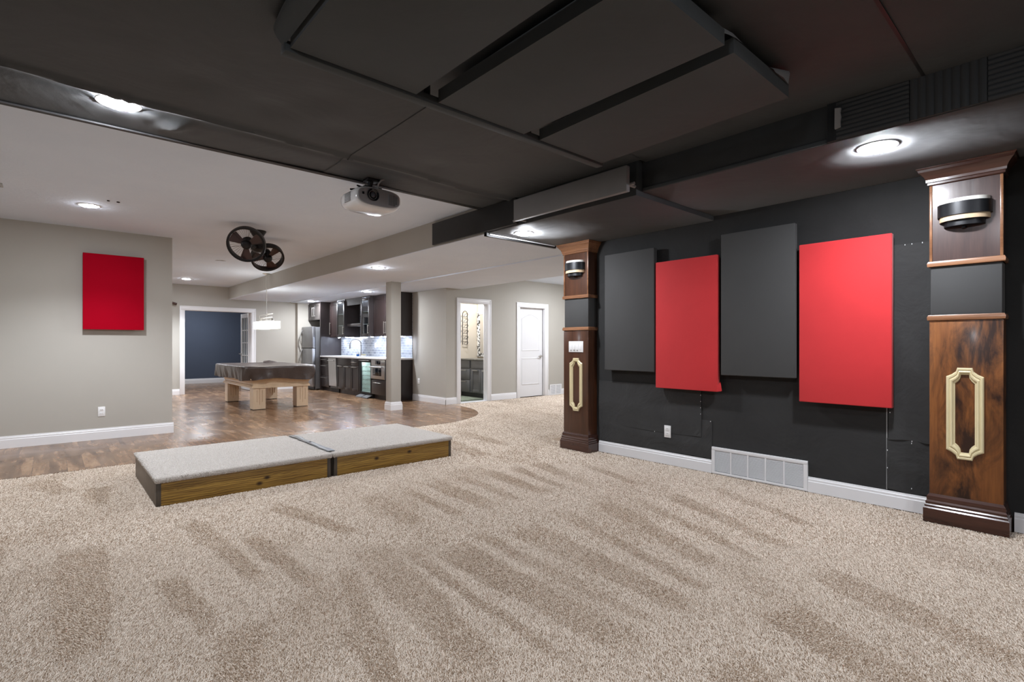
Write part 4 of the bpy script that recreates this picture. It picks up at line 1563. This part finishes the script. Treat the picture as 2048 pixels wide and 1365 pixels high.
t = carcass('sink_cabinet', 'wide dark sink cabinet with two doors under the faucet', 'cabinet', 11.752, 12.565, BASEG)
obj('false_front', slab(XB, 11.76, 12.558, 0.705, 0.862), ESPRESSO, t)
for (y0, y1) in ((11.76, 12.156), (12.162, 12.558)):
    d = obj('door', shaker(XB, y0, y1, 0.108, 0.698), ESPRESSO, t)
    handle(d, XB, (y0 + y1) / 2 - 0.13, (y0 + y1) / 2 + 0.13, 'y', 0.672)

t = carcass('base_cabinet', 'narrow dark base cabinet with one drawer and door beside the wine cooler', 'cabinet', 11.345, 11.75, BASEG)
d = obj('drawer', slab(XB, 11.352, 11.745, 0.705, 0.862), ESPRESSO, t)
handle(d, XB, 11.42, 11.68, 'y', 0.785)
d = obj('door', shaker(XB, 11.352, 11.745, 0.108, 0.698), ESPRESSO, t)
handle(d, XB, 11.42, 11.68, 'y', 0.672)

# wine cooler
t = thing('wine_cooler', 'lit glass-door wine cooler under the white worktop', 'wine cooler', (KW, 11.02, 0))
wy0, wy1 = 10.705, 11.338
mb = MB()
mb.box(XB + 0.03, KW, wy0, wy0 + 0.03, 0.075, 0.868)
mb.box(XB + 0.03, KW, wy1 - 0.03, wy1, 0.075, 0.868)
mb.box(XB + 0.03, KW, wy0 + 0.03, wy1 - 0.03, 0.83, 0.868)
mb.box(XB + 0.03, KW, wy0 + 0.03, wy1 - 0.03, 0.075, 0.11)
obj('body', mb, BLACKMETAL, t)
mb = MB()
mb.box(5.62, 5.64, wy0 + 0.031, wy1 - 0.031, 0.111, 0.829)
mb.box(XB + 0.04, 5.62, wy0 + 0.031, wy0 + 0.037, 0.111, 0.829)
mb.box(XB + 0.04, 5.62, wy1 - 0.037, wy1 - 0.031, 0.111, 0.829)
mb.box(XB + 0.04, 5.62, wy0 + 0.037, wy1 - 0.037, 0.111, 0.117)
obj('liner', mb, simple('pale_cooler_liner', (214, 226, 222), 0.4), t)
mb = MB()
mb.box(XB, XB + 0.03, wy0 + 0.006, wy0 + 0.05, 0.085, 0.86, bev=0.003)
mb.box(XB, XB + 0.03, wy1 - 0.115, wy1 - 0.006, 0.085, 0.86, bev=0.003)
mb.box(XB, XB + 0.03, wy0 + 0.05, wy1 - 0.115, 0.80, 0.86)
mb.box(XB, XB + 0.03, wy0 + 0.05, wy1 - 0.115, 0.085, 0.125)
d = obj('door', mb, BLACKMETAL, t)
obj('door_glass', B(XB + 0.012, XB + 0.018, wy0 + 0.05, wy1 - 0.115, 0.125, 0.80), GLASS, d)
mb = MB().cyl((XB - 0.03, wy0 + 0.06, 0.842), (XB - 0.03, wy1 - 0.06, 0.842), 0.008, seg=10)
for yy in (wy0 + 0.08, wy1 - 0.08):
    mb.cyl((XB - 0.03, yy, 0.842), (XB, yy, 0.842), 0.006, seg=8)
obj('handle', mb, STEELG, d)
for k in range(6):
    z = 0.19 + 0.10 * k
    mb = MB()
    for xx in (XB + 0.07, XB + 0.16):
        mb.tube([(xx, wy0 + 0.04 + 0.55 * i / 36, z + 0.012 * math.sin(i / 36 * 5 * 2 * PI)) for i in range(37)], 0.005, 6)
    obj('wire_rack', mb, NICKEL, t)
obj('interior_light', B(XB + 0.05, XB + 0.09, wy0 + 0.08, wy1 - 0.08, 0.822, 0.829), L_COOL, t)
obj('kick_plate', B(XB + 0.03, KW, wy0, wy1, 0.0, 0.075), BLKPAINT, t)
for (a, b) in ((11.02, 11.30), (10.72, 10.98)):
    obj('kick_flap', MB().prism([(XB + 0.03, 0.07), (XB + 0.025, 0.055), (XB - 0.10, 0.004), (XB - 0.095, 0.018)], lambda x, z: (x, a, z), lambda x, z: (x, b, z)), DKGREY, t)

# oven cabinet and built-in microwave
t = thing('oven_cabinet', 'dark base cabinet with one deep drawer below the microwave', 'cabinet', (KW, 10.28, 0), BASEG)
obj('body', B(XB + 0.02, KW, 9.872, 10.70, 0.10, 0.435), ESPRESSO, t)
obj('back', B(5.85, KW, 9.91, 10.66, 0.435, 0.874), ESPRESSO, t)
obj('side', B(XB + 0.02, KW, 10.668, 10.70, 0.435, 0.874), ESPRESSO, t)
obj('side', B(XB + 0.02, KW, 10.052, 10.08, 0.435, 0.874), ESPRESSO, t)
obj('end_panel', B(XB, KW, 9.87, 9.9, 0.0, 0.874, bev=0.002), ESPRESSO, t)
obj('filler_panel', B(XB, XB + 0.02, 9.9, 10.05, 0.10, 0.874), ESPRESSO, t)
obj('toe_kick', B(XB + 0.085, KW, 9.9, 10.70, 0.0, 0.10), ESPRESSO, t)
d = obj('drawer', slab(XB, 10.058, 10.695, 0.108, 0.42), ESPRESSO, t)
handle(d, XB, 10.22, 10.56, 'y', 0.365)
t = thing('microwave_oven', 'stainless built-in microwave oven below the white worktop', 'microwave', (KW, 10.37, 0.44))
obj('body', B(XB + 0.02, 5.84, 10.085, 10.664, 0.44, 0.868), DKGREY, t)
d = obj('door', B(XB - 0.022, XB + 0.02, 10.062, 10.688, 0.45, 0.735, bev=0.004), STEEL, t)
obj('window', B(XB - 0.026, XB - 0.02, 10.20, 10.60, 0.52, 0.69, bev=0.002), BLACKGLASS, d)
mb = MB().cyl((XB - 0.07, 10.09, 0.715), (XB - 0.07, 10.66, 0.715), 0.012, seg=12)
for yy in (10.14, 10.61):
    mb.cyl((XB - 0.07, yy, 0.715), (XB - 0.02, yy, 0.715), 0.009, seg=8)
obj('handle', mb, STEEL, d)
k = obj('control_panel', B(XB - 0.012, XB + 0.02, 10.062, 10.688, 0.74, 0.866, bev=0.003), STEEL, t)
obj('display', B(XB - 0.015, XB - 0.011, 10.26, 10.50, 0.765, 0.845, bev=0.001), BLACKGLASS, k)

# worktop, splashback
t = thing('worktop', 'long white quartz worktop on the dark base cabinets', 'worktop', (KW, 11.7, 0.876))
obj('slab', B(5.315, KW, 9.85, 13.566, 0.876, 0.912, bev=0.003), QUARTZ, t)
obj('sink', B(5.44, 5.74, 11.95, 12.40, 0.9121, 0.9135), STEEL, t)
struct('trim_tile_splashback', B(5.898, 5.909, 9.872, 13.566, 0.913, ZT - 0.001), TILE)
t = thing('switch_plate', 'white plate on the grey splashback tile beside the faucet', 'light switch', (5.897, 11.58, 1.19))
obj('plate', B(5.891, 5.898, 11.535, 11.625, 1.125, 1.245, bev=0.001), PLASTIC, t)
obj('rocker', B(5.888, 5.892, 11.56, 11.60, 1.15, 1.22, bev=0.001), PLASTIC, t)

# refrigerator, its side panel and top cabinet
t = thing('end_panel', 'tall dark cabinet end panel standing beside the refrigerator', 'panel', (KW, 13.585, 0))
obj('board', B(5.33, KW, 13.568, 13.602, 0.0, ZT), ESPRESSO, t)
t = thing('bridge_cabinet', 'small dark two-door cabinet above the refrigerator', 'cabinet', (KW, 14.02, 1.86), UPG)
obj('body', B(5.35, KW, 13.604, 14.43, 1.865, ZT), ESPRESSO, t)
for (y0, y1, hy_) in ((13.61, 14.01, 13.95), (14.016, 14.425, 14.075)):
    d = obj('door', shaker(5.33, y0, y1, 1.87, 2.30), simple('grey_brown_cabinet_wood', (62, 58, 56), 0.5, var=0.08), t)
    handle(d, 5.33, 1.96, 2.21, 'z', hy_)
t = thing('refrigerator', 'grey stainless top-freezer refrigerator beside the dark bar', 'refrigerator', (5.55, 14.05, 0))
obj('body', B(5.235, 5.895, 13.66, 14.40, 0.03, 1.67, bev=0.006), DKGREY, t)
for (z0, z1, h0, h1) in ((0.09, 1.105, 0.62, 1.09), (1.118, 1.682, 1.135, 1.60)):
    d = obj('door', B(5.145, 5.232, 13.66, 14.40, z0, z1, bev=0.012), STEELG, t)
    mb = MB()
    hh = []
    for i in range(15):
        s = i / 14
        hh.append((5.145 - 0.012 - 0.065 * math.sin(PI * s), 14.33, h0 + (h1 - h0) * s))
    mb.tube(hh, 0.013, 10)
    obj('handle', mb, STEEL, d)
obj('toe_grille', B(5.20, 5.25, 13.68, 14.38, 0.02, 0.085), BLKPAINT, t)
mb = MB()
for yy in (13.72, 14.34):
    mb.cyl((5.26, yy - 0.02, 0.02), (5.26, yy + 0.02, 0.02), 0.02, seg=12)
obj('roller', mb, STEELG, t)


# wall cabinets
def hollow(x0, y0, y1, z0, z1, th=0.018):
    mb = MB()
    mb.box(x0, KW - 0.012, y0, y0 + th, z0, z1)
    mb.box(x0, KW - 0.012, y1 - th, y1, z0, z1)
    mb.box(x0, KW - 0.012, y0 + th, y1 - th, z0, z0 + th)
    mb.box(x0, KW - 0.012, y0 + th, y1 - th, z1 - th, z1)
    mb.box(KW - 0.024, KW - 0.012, y0 + th, y1 - th, z0 + th, z1 - th)
    return mb


ZL = 1.395
t = thing('wall_cabinet', 'dark brown wall cabinet between the tall end panel and a glass-door one', 'cabinet', (KW, 13.2, ZL), UPG)
obj('body', B(5.60, KW - 0.011, 12.90, 13.566, ZL, ZT), ESPRESSO2, t)
d = obj('door', shaker(5.58, 12.905, 13.562, ZL + 0.004, ZT - 0.045), ESPRESSO2, t)
handle(d, 5.58, 1.47, 1.79, 'z', 13.50)


def glass_cab(label, y0, y1, hy_):
    t = thing('wall_cabinet', label, 'cabinet', (KW, (y0 + y1) / 2, ZL), UPG)
    obj('body', hollow(5.50, y0, y1, ZL, ZT), ESPRESSO, t)
    mb = MB()
    fr = 0.06
    za, zb2 = ZL + 0.004, ZT - 0.045
    mb.box(5.48, 5.50, y0, y0 + fr, za, zb2, bev=0.002)
    mb.box(5.48, 5.50, y1 - fr, y1, za, zb2, bev=0.002)
    mb.box(5.48, 5.50, y0 + fr, y1 - fr, za, za + fr, bev=0.002)
    mb.box(5.48, 5.50, y0 + fr, y1 - fr, zb2 - fr, zb2, bev=0.002)
    d = obj('door', mb, ESPRESSO, t)
    obj('door_glass', B(5.487, 5.492, y0 + fr, y1 - fr, za + fr, zb2 - fr), GLASS, d)
    handle(d, 5.48, 1.46, 1.66, 'z', hy_)
    for z in (1.68, 1.97):
        obj('glass_shelf', B(5.53, KW - 0.03, y0 + 0.02, y1 - 0.02, z, z + 0.008), simple('green_edged_glass', (206, 220, 220), 0.1), t)
    obj('cabinet_light', MB().cyl((5.68, (y0 + y1) / 2, ZT - 0.019), (5.68, (y0 + y1) / 2, ZT - 0.03), 0.03), L_PUCK, t)
    return t


glass_cab('glass-door dark wall cabinet at the refrigerator side of the open niche', 12.43, 12.895, 12.46)
glass_cab('glass-door dark wall cabinet at the tan-post side of the open niche', 11.065, 11.50, 11.10)
t = thing('wall_cabinet', 'wide dark two-door wall cabinet partly behind the tan post', 'cabinet', (KW, 10.45, ZL), UPG)
obj('body', B(5.60, KW - 0.011, 9.872, 11.062, ZL, ZT), ESPRESSO, t)
for (y0, y1, hy_) in ((9.876, 10.465, 10.43), (10.471, 11.058, 10.51)):
    d = obj('door', shaker(5.58, y0, y1, ZL + 0.004, ZT - 0.045), ESPRESSO2, t)
    handle(d, 5.58, 1.45, 1.72, 'z', hy_)
t = thing('valance_board', 'dark valance board bridging the top of the open niche above the sink', 'board', (5.53, 11.96, 2.2))
obj('board', B(5.515, 5.535, 11.502, 12.428, 2.17, ZT), simple('matt_espresso_wood', (58, 54, 53), 0.6), t)
t = thing('floating_shelf', 'thick dark shelf inside the open niche above the sink', 'shelf', (KW, 11.96, 1.66))
obj('board', B(5.56, 5.897, 11.502, 12.428, 1.66, 1.72, bev=0.003), simple('grey_brown_shelf_wood', (80, 75, 74), 0.5), t)
for i, yy in enumerate((12.80, 12.62, 12.47, 11.40, 10.95, 10.76, 10.55, 10.02, 13.28)):
    where = ('third out from the niche, refrigerator side', 'second out from the niche, refrigerator side', 'next to the niche, refrigerator side', 'next to the niche, tan-post side',
             'third lamp out from the tan post', 'second lamp out from the tan post', 'touching the tan post', 'alone between tan post and tan wall', 'alone beside the tall end panel')[i]
    t = thing('puck_light', 'small lit puck lamp below the wall cabinets, ' + where, 'puck lamp', (5.72, yy, ZL), 'under-cabinet puck lamps')
    obj('rim', MB().cyl((5.72, yy, ZL), (5.72, yy, ZL - 0.010), 0.036), NICKEL, t)
    obj('lens', MB().cyl((5.72, yy, ZL - 0.010), (5.72, yy, ZL - 0.014), 0.028), L_PUCK, t)

# faucet and things by the sink
t = thing('faucet', 'tall chrome gooseneck faucet behind the bar sink', 'faucet', (5.80, 12.15, 0.9123))
mb = MB().cyl((5.80, 12.15, 0.9123), (5.80, 12.15, 1.02), 0.022, 0.018)
pts = [(5.80, 12.15, 1.0)] + [(5.80, 12.15, 1.22)]
for i in range(1, 13):
    a = PI * i / 12
    pts.append((5.70 + 0.10 * math.cos(a), 12.15 + 0.10 * (1 - math.cos(a)), 1.22 + 0.11 * math.sin(a)))
pts.append((5.60, 12.35, 1.16))
mb.tube(pts, 0.013, 10)
mb.cyl((5.60, 12.35, 1.18), (5.60, 12.355, 1.10), 0.018, 0.02)
obj('spout', mb, CHROME, t)
obj('lever', MB().tube([(5.80, 12.13, 0.98), (5.80, 12.08, 0.985), (5.79, 12.03, 1.02)], 0.008), CHROME, t)
t = thing('soap_bottle', 'small clear bottle of blue soap beside the faucet', 'bottle', (5.78, 12.30, 0.9125))
obj('bottle', MB().lathe([(0.0, 0.0), (0.032, 0.0), (0.034, 0.01), (0.034, 0.05), (0.0, 0.05)], (5.78, 12.30, 0.9125)), BLUE, t)
obj('bottle_top', MB().lathe([(0.034, 0.05), (0.034, 0.085), (0.02, 0.10), (0.012, 0.102), (0.012, 0.115), (0.0, 0.115)], (5.78, 12.30, 0.9125)), PLASTIC, t)
obj('pump', MB().tube([(5.78, 12.30, 1.02), (5.78, 12.30, 1.055), (5.75, 12.31, 1.055)], 0.005), PLASTIC, t)
t = thing('sponge_dish', 'little white dish with a yellow sponge beside the faucet', 'dish', (5.76, 11.93, 0.9125))
obj('dish', MB().lathe([(0.0, 0.0), (0.05, 0.0), (0.075, 0.03), (0.07, 0.03), (0.047, 0.006), (0.0, 0.006)], (5.76, 11.93, 0.9125)), PLASTIC, t)
obj('sponge', B(5.72, 5.80, 11.885, 11.975, 0.925, 0.962, bev=0.008), SPONGE, t)

# stair rail end showing past the tan wall
t = thing('handrail', 'short dark end of a stair handrail on the tan wall beside the navy doorway', 'handrail', (2.2, 14.6, 2.15))
obj('rail', MB().tube([(2.0, 14.52, 2.245), (2.255, 14.52, 2.17)], 0.026, 12), BLADE, t)
obj('bracket', MB().tube([(2.1, 14.6, 2.13), (2.1, 14.53, 2.15), (2.1, 14.52, 2.20)], 0.009), BRONZE, t)

# floor register by the closed door
t = thing('floor_register', 'white two-section register at the foot of the hall wall beside the closed door', 'vent', (9.06, 8.6, 0))
mb = MB()
mb.box(8.86, 9.27, 8.570, 8.584, 0.225, 0.252)
mb.box(8.86, 9.27, 8.570, 8.584, 0.0, 0.03)
for xx in (8.86, 9.05, 9.243):
    mb.box(xx, xx + 0.027, 8.570, 8.584, 0.03, 0.225)
obj('frame', mb, WHITE, t)
mb = MB()
for k in range(13):
    z = 0.035 + k * 0.0145
    mb.prism([(8.572, z), (8.573, z - 0.001), (8.581, z + 0.008), (8.580, z + 0.01)], lambda y, zz: (8.885, y, zz), lambda y, zz: (9.245, y, zz))
obj('louvres', mb, WHITE, t)
obj('duct_liner', B(8.88, 9.25, 8.5815, 8.5835, 0.02, 0.235), DKGREY, t)

# ------------------------------------------------------------------ bathroom seen through the open doorway
t = thing('vanity', 'charcoal bathroom vanity with granite top seen through the open doorway', 'vanity', (7.74, 9.45, 0))
vx = 7.20
obj('body', B(vx + 0.02, 7.749, 8.74, 9.945, 0.10, 0.845), VANITY, t)
obj('toe_kick', B(vx + 0.07, 7.749, 8.74, 9.945, -0.002, 0.10), simple('dark_toe_kick', (58, 58, 60), 0.5), t)
obj('worktop', B(vx - 0.02, 7.749, 8.74, 9.947, 0.846, 0.878, bev=0.003), GRANITE, t)
for (z0, z1) in ((0.66, 0.835), (0.40, 0.64), (0.12, 0.38)):
    d = obj('drawer', slab(vx, 9.53, 9.93, z0, z1), VANITY, t)
    if z0 < 0.6:
        handle(d, vx, 9.63, 9.83, 'y', z1 - 0.03)
obj('false_front', slab(vx, 8.76, 9.47, 0.66, 0.835), VANITY, t)
for (y0, y1) in ((9.12, 9.47), (8.76, 9.11)):
    d = obj('door', shaker(vx, y0, y1, 0.12, 0.64, 0.06), VANITY, t)
    handle(d, vx, y0 + 0.08, y1 - 0.08, 'y', 0.615)
t = thing('wall_mirror', 'mirror in a black and white mosaic frame above the vanity', 'mirror', (7.75, 9.4, 1.45))
obj('mirror_glass', B(7.735, 7.748, 8.90, 9.83, 1.0, 1.92), MIRROR, t)
mb = MB()
mb.box(7.725, 7.749, 9.83, 9.925, 0.91, 2.0, bev=0.003)
mb.box(7.725, 7.749, 8.81, 8.90, 0.91, 2.0, bev=0.003)
mb.box(7.725, 7.749, 8.90, 9.83, 1.92, 2.0, bev=0.003)
mb.box(7.725, 7.749, 8.90, 9.83, 0.91, 1.0, bev=0.003)
obj('frame', mb, MOSAIC, t)
t = thing('vanity_light', 'lit glass vanity lamp above the mosaic-framed mirror', 'wall lamp', (7.749, 9.5, 2.1))
obj('back_plate', B(7.735, 7.749, 9.05, 9.80, 2.04, 2.12, bev=0.003), NICKEL, t)
for yy in (9.68, 9.42, 9.16):
    obj('glass_shade', MB().lathe([(0.0, 2.2), (0.055, 2.2), (0.07, 1.96), (0.0, 1.96)], (7.66, yy, 0)), L_VAN, t)
    obj('arm', MB().tube([(7.74, yy, 2.09), (7.66, yy, 2.09)], 0.008), NICKEL, t)


def wire_rack(label, x0, x1, z0, z1):
    t = thing('wire_rack', label, 'wall rack', ((x0 + x1) / 2, 9.945, z0), 'dark wire wall racks in the bathroom')
    y = 9.91
    hw = (x1 - x0) / 2
    cx = (x0 + x1) / 2
    pts = [(x0, y, z0), (x1, y, z0), (x1, y, z1 - hw)] + [(cx + hw * math.cos(PI * i / 10), y, z1 - hw + hw * math.sin(PI * i / 10)) for i in range(1, 10)] + [(x0, y, z1 - hw)]
    obj('frame', MB().tube(pts, 0.008, 8, closed=True), BRONZE, t)
    mb = MB()
    n = 6
    for k in range(1, n):
        z = z0 + (z1 - z0) * k / n
        mb.tube([(x0, y, z), (x1, y, z)], 0.005, 6)
    obj('bar', mb, BRONZE, t)
    for k in range(n):
        z = z0 + (z1 - z0) * (k + 0.25) / n
        obj('ring', MB().tube([(cx + hw * 0.75 * math.cos(2 * PI * i / 14), y - 0.045 - 0.05 * math.sin(2 * PI * i / 14), z + 0.035 * math.sin(2 * PI * i / 14)) for i in range(14)], 0.004, 6, closed=True), BRONZE, t)
    return t


wire_rack('tall dark wire rack on the bathroom wall, fully in view', 7.285, 7.42, 1.204, 2.0)
wire_rack('dark wire rack on the bathroom wall partly hidden by the door casing', 7.09, 7.225, 1.235, 1.95)
tag(obj('bath_mat', B(6.55, 7.15, 8.95, 9.8, -0.002, 0.012, bev=0.005), RUG), 'green-grey bath mat on the bathroom floor before the vanity', 'bath mat')
tag(obj('threshold_strip', B(6.262, 6.968, 8.60, 8.73, -0.006, 0.008, bev=0.003), simple('white_marble', (226, 228, 232), 0.3)), 'pale stone threshold strip across the bathroom doorway', 'threshold')


# ------------------------------------------------------------------ carpet pile (real yarn tufts)
rng = np.random.default_rng(11)


def inside(poly, X, Y):
    r = np.zeros(X.shape, bool)
    n = len(poly)
    for i in range(n):
        x0, y0 = poly[i]
        x1, y1 = poly[(i + 1) % n]
        c = ((y0 > Y) != (y1 > Y)) & (X < (x1 - x0) * (Y - y0) / (y1 - y0 + 1e-12) + x0)
        r ^= c
    return r


def band(cx, cy, X, Y, wd):
    """strip from (x0,y0) to (x1,y1)"""
    (x0, y0), (x1, y1) = cx, cy
    dx, dy = x1 - x0, y1 - y0
    L2 = dx * dx + dy * dy
    s = ((X - x0) * dx + (Y - y0) * dy) / L2
    d = np.abs((X - x0) * dy - (Y - y0) * dx) / math.sqrt(L2)
    wd = wd * (0.62 + 0.36 * (1 - s))
    e = np.clip((wd - d) / 0.03 + 0.5, 0, 1)
    return e * np.clip(s / 0.12, 0, 1) * np.clip((1 - s) / 0.12, 0, 1)


def lowfreq(X, Y, seed, f):
    r = np.random.default_rng(seed)
    o = np.zeros_like(X)
    for k in range(6):
        a = r.uniform(0, 2 * PI)
        q = f * r.uniform(0.6, 1.6)
        o += np.sin(q * (X * math.cos(a) + Y * math.sin(a)) + r.uniform(0, 6.28))
    return o / 6


def dark_zone(X, Y):
    jx = X + 0.03 * lowfreq(X, Y, 1, 14)
    jy = Y + 0.03 * lowfreq(X, Y, 2, 14)
    d = np.zeros(X.shape)
    for a, b, wd in (((3.2, 2.60), (2.66, 1.30), 0.11), ((2.33, 2.55), (2.16, 1.15), 0.13), ((1.76, 2.62), (1.74, 1.12), 0.14), ((1.42, 2.95), (1.20, 1.42), 0.13),
                     ((3.74, 2.32), (3.22, 1.12), 0.09), ((4.2, 2.2), (3.75, 1.2), 0.08), ((0.15, 4.05), (0.08, 2.5), 0.13), ((0.70, 4.12), (0.80, 2.75), 0.07), ((0.93, 3.6), (1.0, 2.5), 0.07), ((1.25, 4.1), (1.45, 3.1), 0.08),
                     ((1.9, 3.9), (1.85, 2.95), 0.11), ((2.5, 3.95), (2.45, 2.9), 0.12), ((3.1, 3.9), (3.0, 2.9), 0.10), ((3.7, 3.8), (3.45, 2.8), 0.10), ((-0.3, 4.6), (-0.35, 3.2), 0.14),
                     ((2.5, 1.0), (2.1, 0.1), 0.13), ((1.9, 0.95), (1.65, 0.3), 0.11), ((3.05, 1.0), (2.7, 0.1), 0.12), ((0.62, 2.45), (0.4, 1.7), 0.10), ((1.0, 2.1), (0.85, 1.5), 0.09),
                     ((0.3, 5.6), (0.25, 4.9), 0.10), ((2.02, 2.7), (1.95, 1.2), 0.06), ((2.75, 2.6), (2.4, 1.2), 0.07), ((1.57, 2.8), (1.45, 1.3), 0.05), ((3.45, 2.5), (2.95, 1.2), 0.06), ((0.45, 3.2), (0.5, 2.4), 0.06), ((1.2, 2.7), (0.95, 1.9), 0.07), ((2.2, 3.8), (2.15, 2.9), 0.06), ((2.8, 3.9), (2.7, 2.9), 0.06), ((3.4, 3.8), (3.2, 2.9), 0.06), ((4.0, 3.4), (3.75, 2.5), 0.07), ((3.7, 5.6), (3.5, 4.3), 0.14), ((4.2, 5.8), (4.1, 4.6), 0.12), ((-0.1, 6.2), (0.1, 5.5), 0.12)):
        d = np.maximum(d, band(a, b, jx, jy, wd))
    d = 0.92 * d
    d = np.maximum(d, 0.42 * np.clip((lowfreq(X, Y, 5, 5.5) - 0.1) / 0.25, 0, 1))
    d = d * (0.75 + 0.35 * lowfreq(X, Y, 9, 6.0)) + 0.12 * lowfreq(X, Y, 6, 9.0)
    return np.clip(d, 0, 1)


def tufts(name, N, X, Y, Z, hgt, lean, leanamt, jitter, rad, mat, parent=None, at=(0, 0, 0)):
    cu = bpy.data.hair_curves.new(name)
    K = 4
    cu.add_curves([K] * N)
    P = np.zeros((N, K, 3), np.float32)
    jx, jy = rng.normal(0, jitter, N), rng.normal(0, jitter, N)
    tx, ty = lean[0] * leanamt + jx, lean[1] * leanamt + jy
    hz = hgt * rng.uniform(0.75, 1.15, N)
    kx, ky = rng.normal(0, jitter * 0.35, (2, N))
    for k in range(K):
        s = k / (K - 1)
        b = s ** 1.5
        P[:, k, 0] = X + tx * b + kx * math.sin(PI * s) - at[0]
        P[:, k, 1] = Y + ty * b + ky * math.sin(PI * s) - at[1]
        P[:, k, 2] = Z + hz * s * (1 - 0.18 * s) - at[2]
    cu.points.foreach_set('position', P.reshape(-1))
    R = np.zeros((N, K), np.float32)
    for k, f in enumerate((0.85, 1.0, 1.0, 0.6)):
        R[:, k] = rad * f
    at_r = cu.attributes.get('radius') or cu.attributes.new('radius', 'FLOAT', 'POINT')
    at_r.data.foreach_set('value', R.reshape(-1))
    cu.materials.append(mat)
    o = bpy.data.objects.new(name, cu)
    col.objects.link(o)
    if parent:
        o.parent = parent
        o.location = Vector(at) - wloc(parent)
    else:
        o.location = at
    return o


CP = np.array(cp)
fx, fy = math.sin(math.radians(41.76)), math.cos(math.radians(41.76))
AX, AY, AR, AH = [], [], [], []
for (w0, w1, sp, rad) in ((0.9, 3.1, 0.0053, 0.00145), (3.1, 5.2, 0.0080, 0.0022), (5.2, 13.5, 0.0140, 0.0042)):
    gx = np.arange(-1.1, 10.0, sp)
    gy = np.arange(-0.6, 8.7, sp)
    X, Y = np.meshgrid(gx, gy)
    X = (X + rng.uniform(-0.5, 0.5, X.shape) * sp).ravel()
    Y = (Y + rng.uniform(-0.5, 0.5, Y.shape) * sp).ravel()
    wv = X * fx + Y * fy
    lat = X * fy - Y * fx
    keep = (wv > w0) & (wv <= w1) & (np.abs(lat) < wv * 1.09 + 0.35)
    X, Y = X[keep], Y[keep]
    keep = inside(cp, X, Y) & ~((X > 4.62) & (X < 4.75) & (Y < 4.1)) & ~((X > 0.6) & (X < 3.22) & (Y > 4.62) & (Y < 5.8))
    keep &= ~((X > 4.75) & (Y < 4.6)) & (Y < 8.585)
    keep &= ~((X > 4.45) & (np.abs(Y - 0.553) < 0.21)) & ~((X > 4.45) & (np.abs(Y - 3.921) < 0.21)) & (X < 4.612 + 10 * (Y > 4.1))
    X, Y = X[keep], Y[keep]
    D = dark_zone(X, Y)
    # brushed pile: away from the window-less back wall in the pale strokes, toward it in the dark ones
    lx, ly = fx * (1 - 1.75 * D), fy * (1 - 1.75 * D)
    hh = 0.86 + 0.30 * np.clip(lowfreq(X, Y, 21, 260.0) * 1.6 + lowfreq(X, Y, 22, 420.0), -1, 0.55)
    a = rng.normal(0, 0.5, X.shape)
    lx, ly = lx * np.cos(a) - ly * np.sin(a), lx * np.sin(a) + ly * np.cos(a)
    la = 0.0085
    tag(tufts('carpet_pile', len(X), X, Y, np.full(X.shape, -0.010), 0.0128 * hh, (lx, ly), la, 0.0040, rad, YARN), 'plush beige carpet pile covering the floor', 'carpet', 'plush beige carpet', 'stuff')

# short pale pile on the platforms
for (pl, x0, x1, y0, y1) in ((plA, 0.575, 1.915, 4.59, 5.84), (plB, 1.925, 3.242, 4.59, 5.81)):
    sp = 0.0075
    X, Y = np.meshgrid(np.arange(x0, x1, sp), np.arange(y0 + 0.01, y1, sp))
    X = (X + rng.uniform(-0.5, 0.5, X.shape) * sp).ravel()
    Y = (Y + rng.uniform(-0.5, 0.5, Y.shape) * sp).ravel()
    Z = np.full(X.shape, 0.211)
    dd = np.minimum(np.minimum(X - x0 + 0.012, x1 + 0.012 - X), np.minimum(Y - y0 + 0.002, y1 - Y))
    Z -= np.where(dd < 0.02, (0.02 - dd) * 0.6, 0)
    # pile on the rolled front edge
    M2 = int((x1 - x0) / 0.006) * 6
    Xe = rng.uniform(x0, x1, M2)
    Ye = np.full(M2, y0 + 0.004)
    Ze = rng.uniform(0.170, 0.208, M2)
    lx = np.concatenate([rng.normal(0, 0.6, X.shape), rng.normal(0, 0.3, M2)])
    ly = np.concatenate([rng.normal(0.2, 0.6, X.shape), np.full(M2, -1.6)])
    o = tufts('carpet_pile', len(X) + M2, np.concatenate([X, Xe]), np.concatenate([Y, Ye]), np.concatenate([Z, Ze]), 0.0055, (lx, ly), 0.004, 0.003, 0.0020, YARN2, pl)
    o['kind'] = 'stuff'
    wl = wloc(pl)
    o.location = -wl
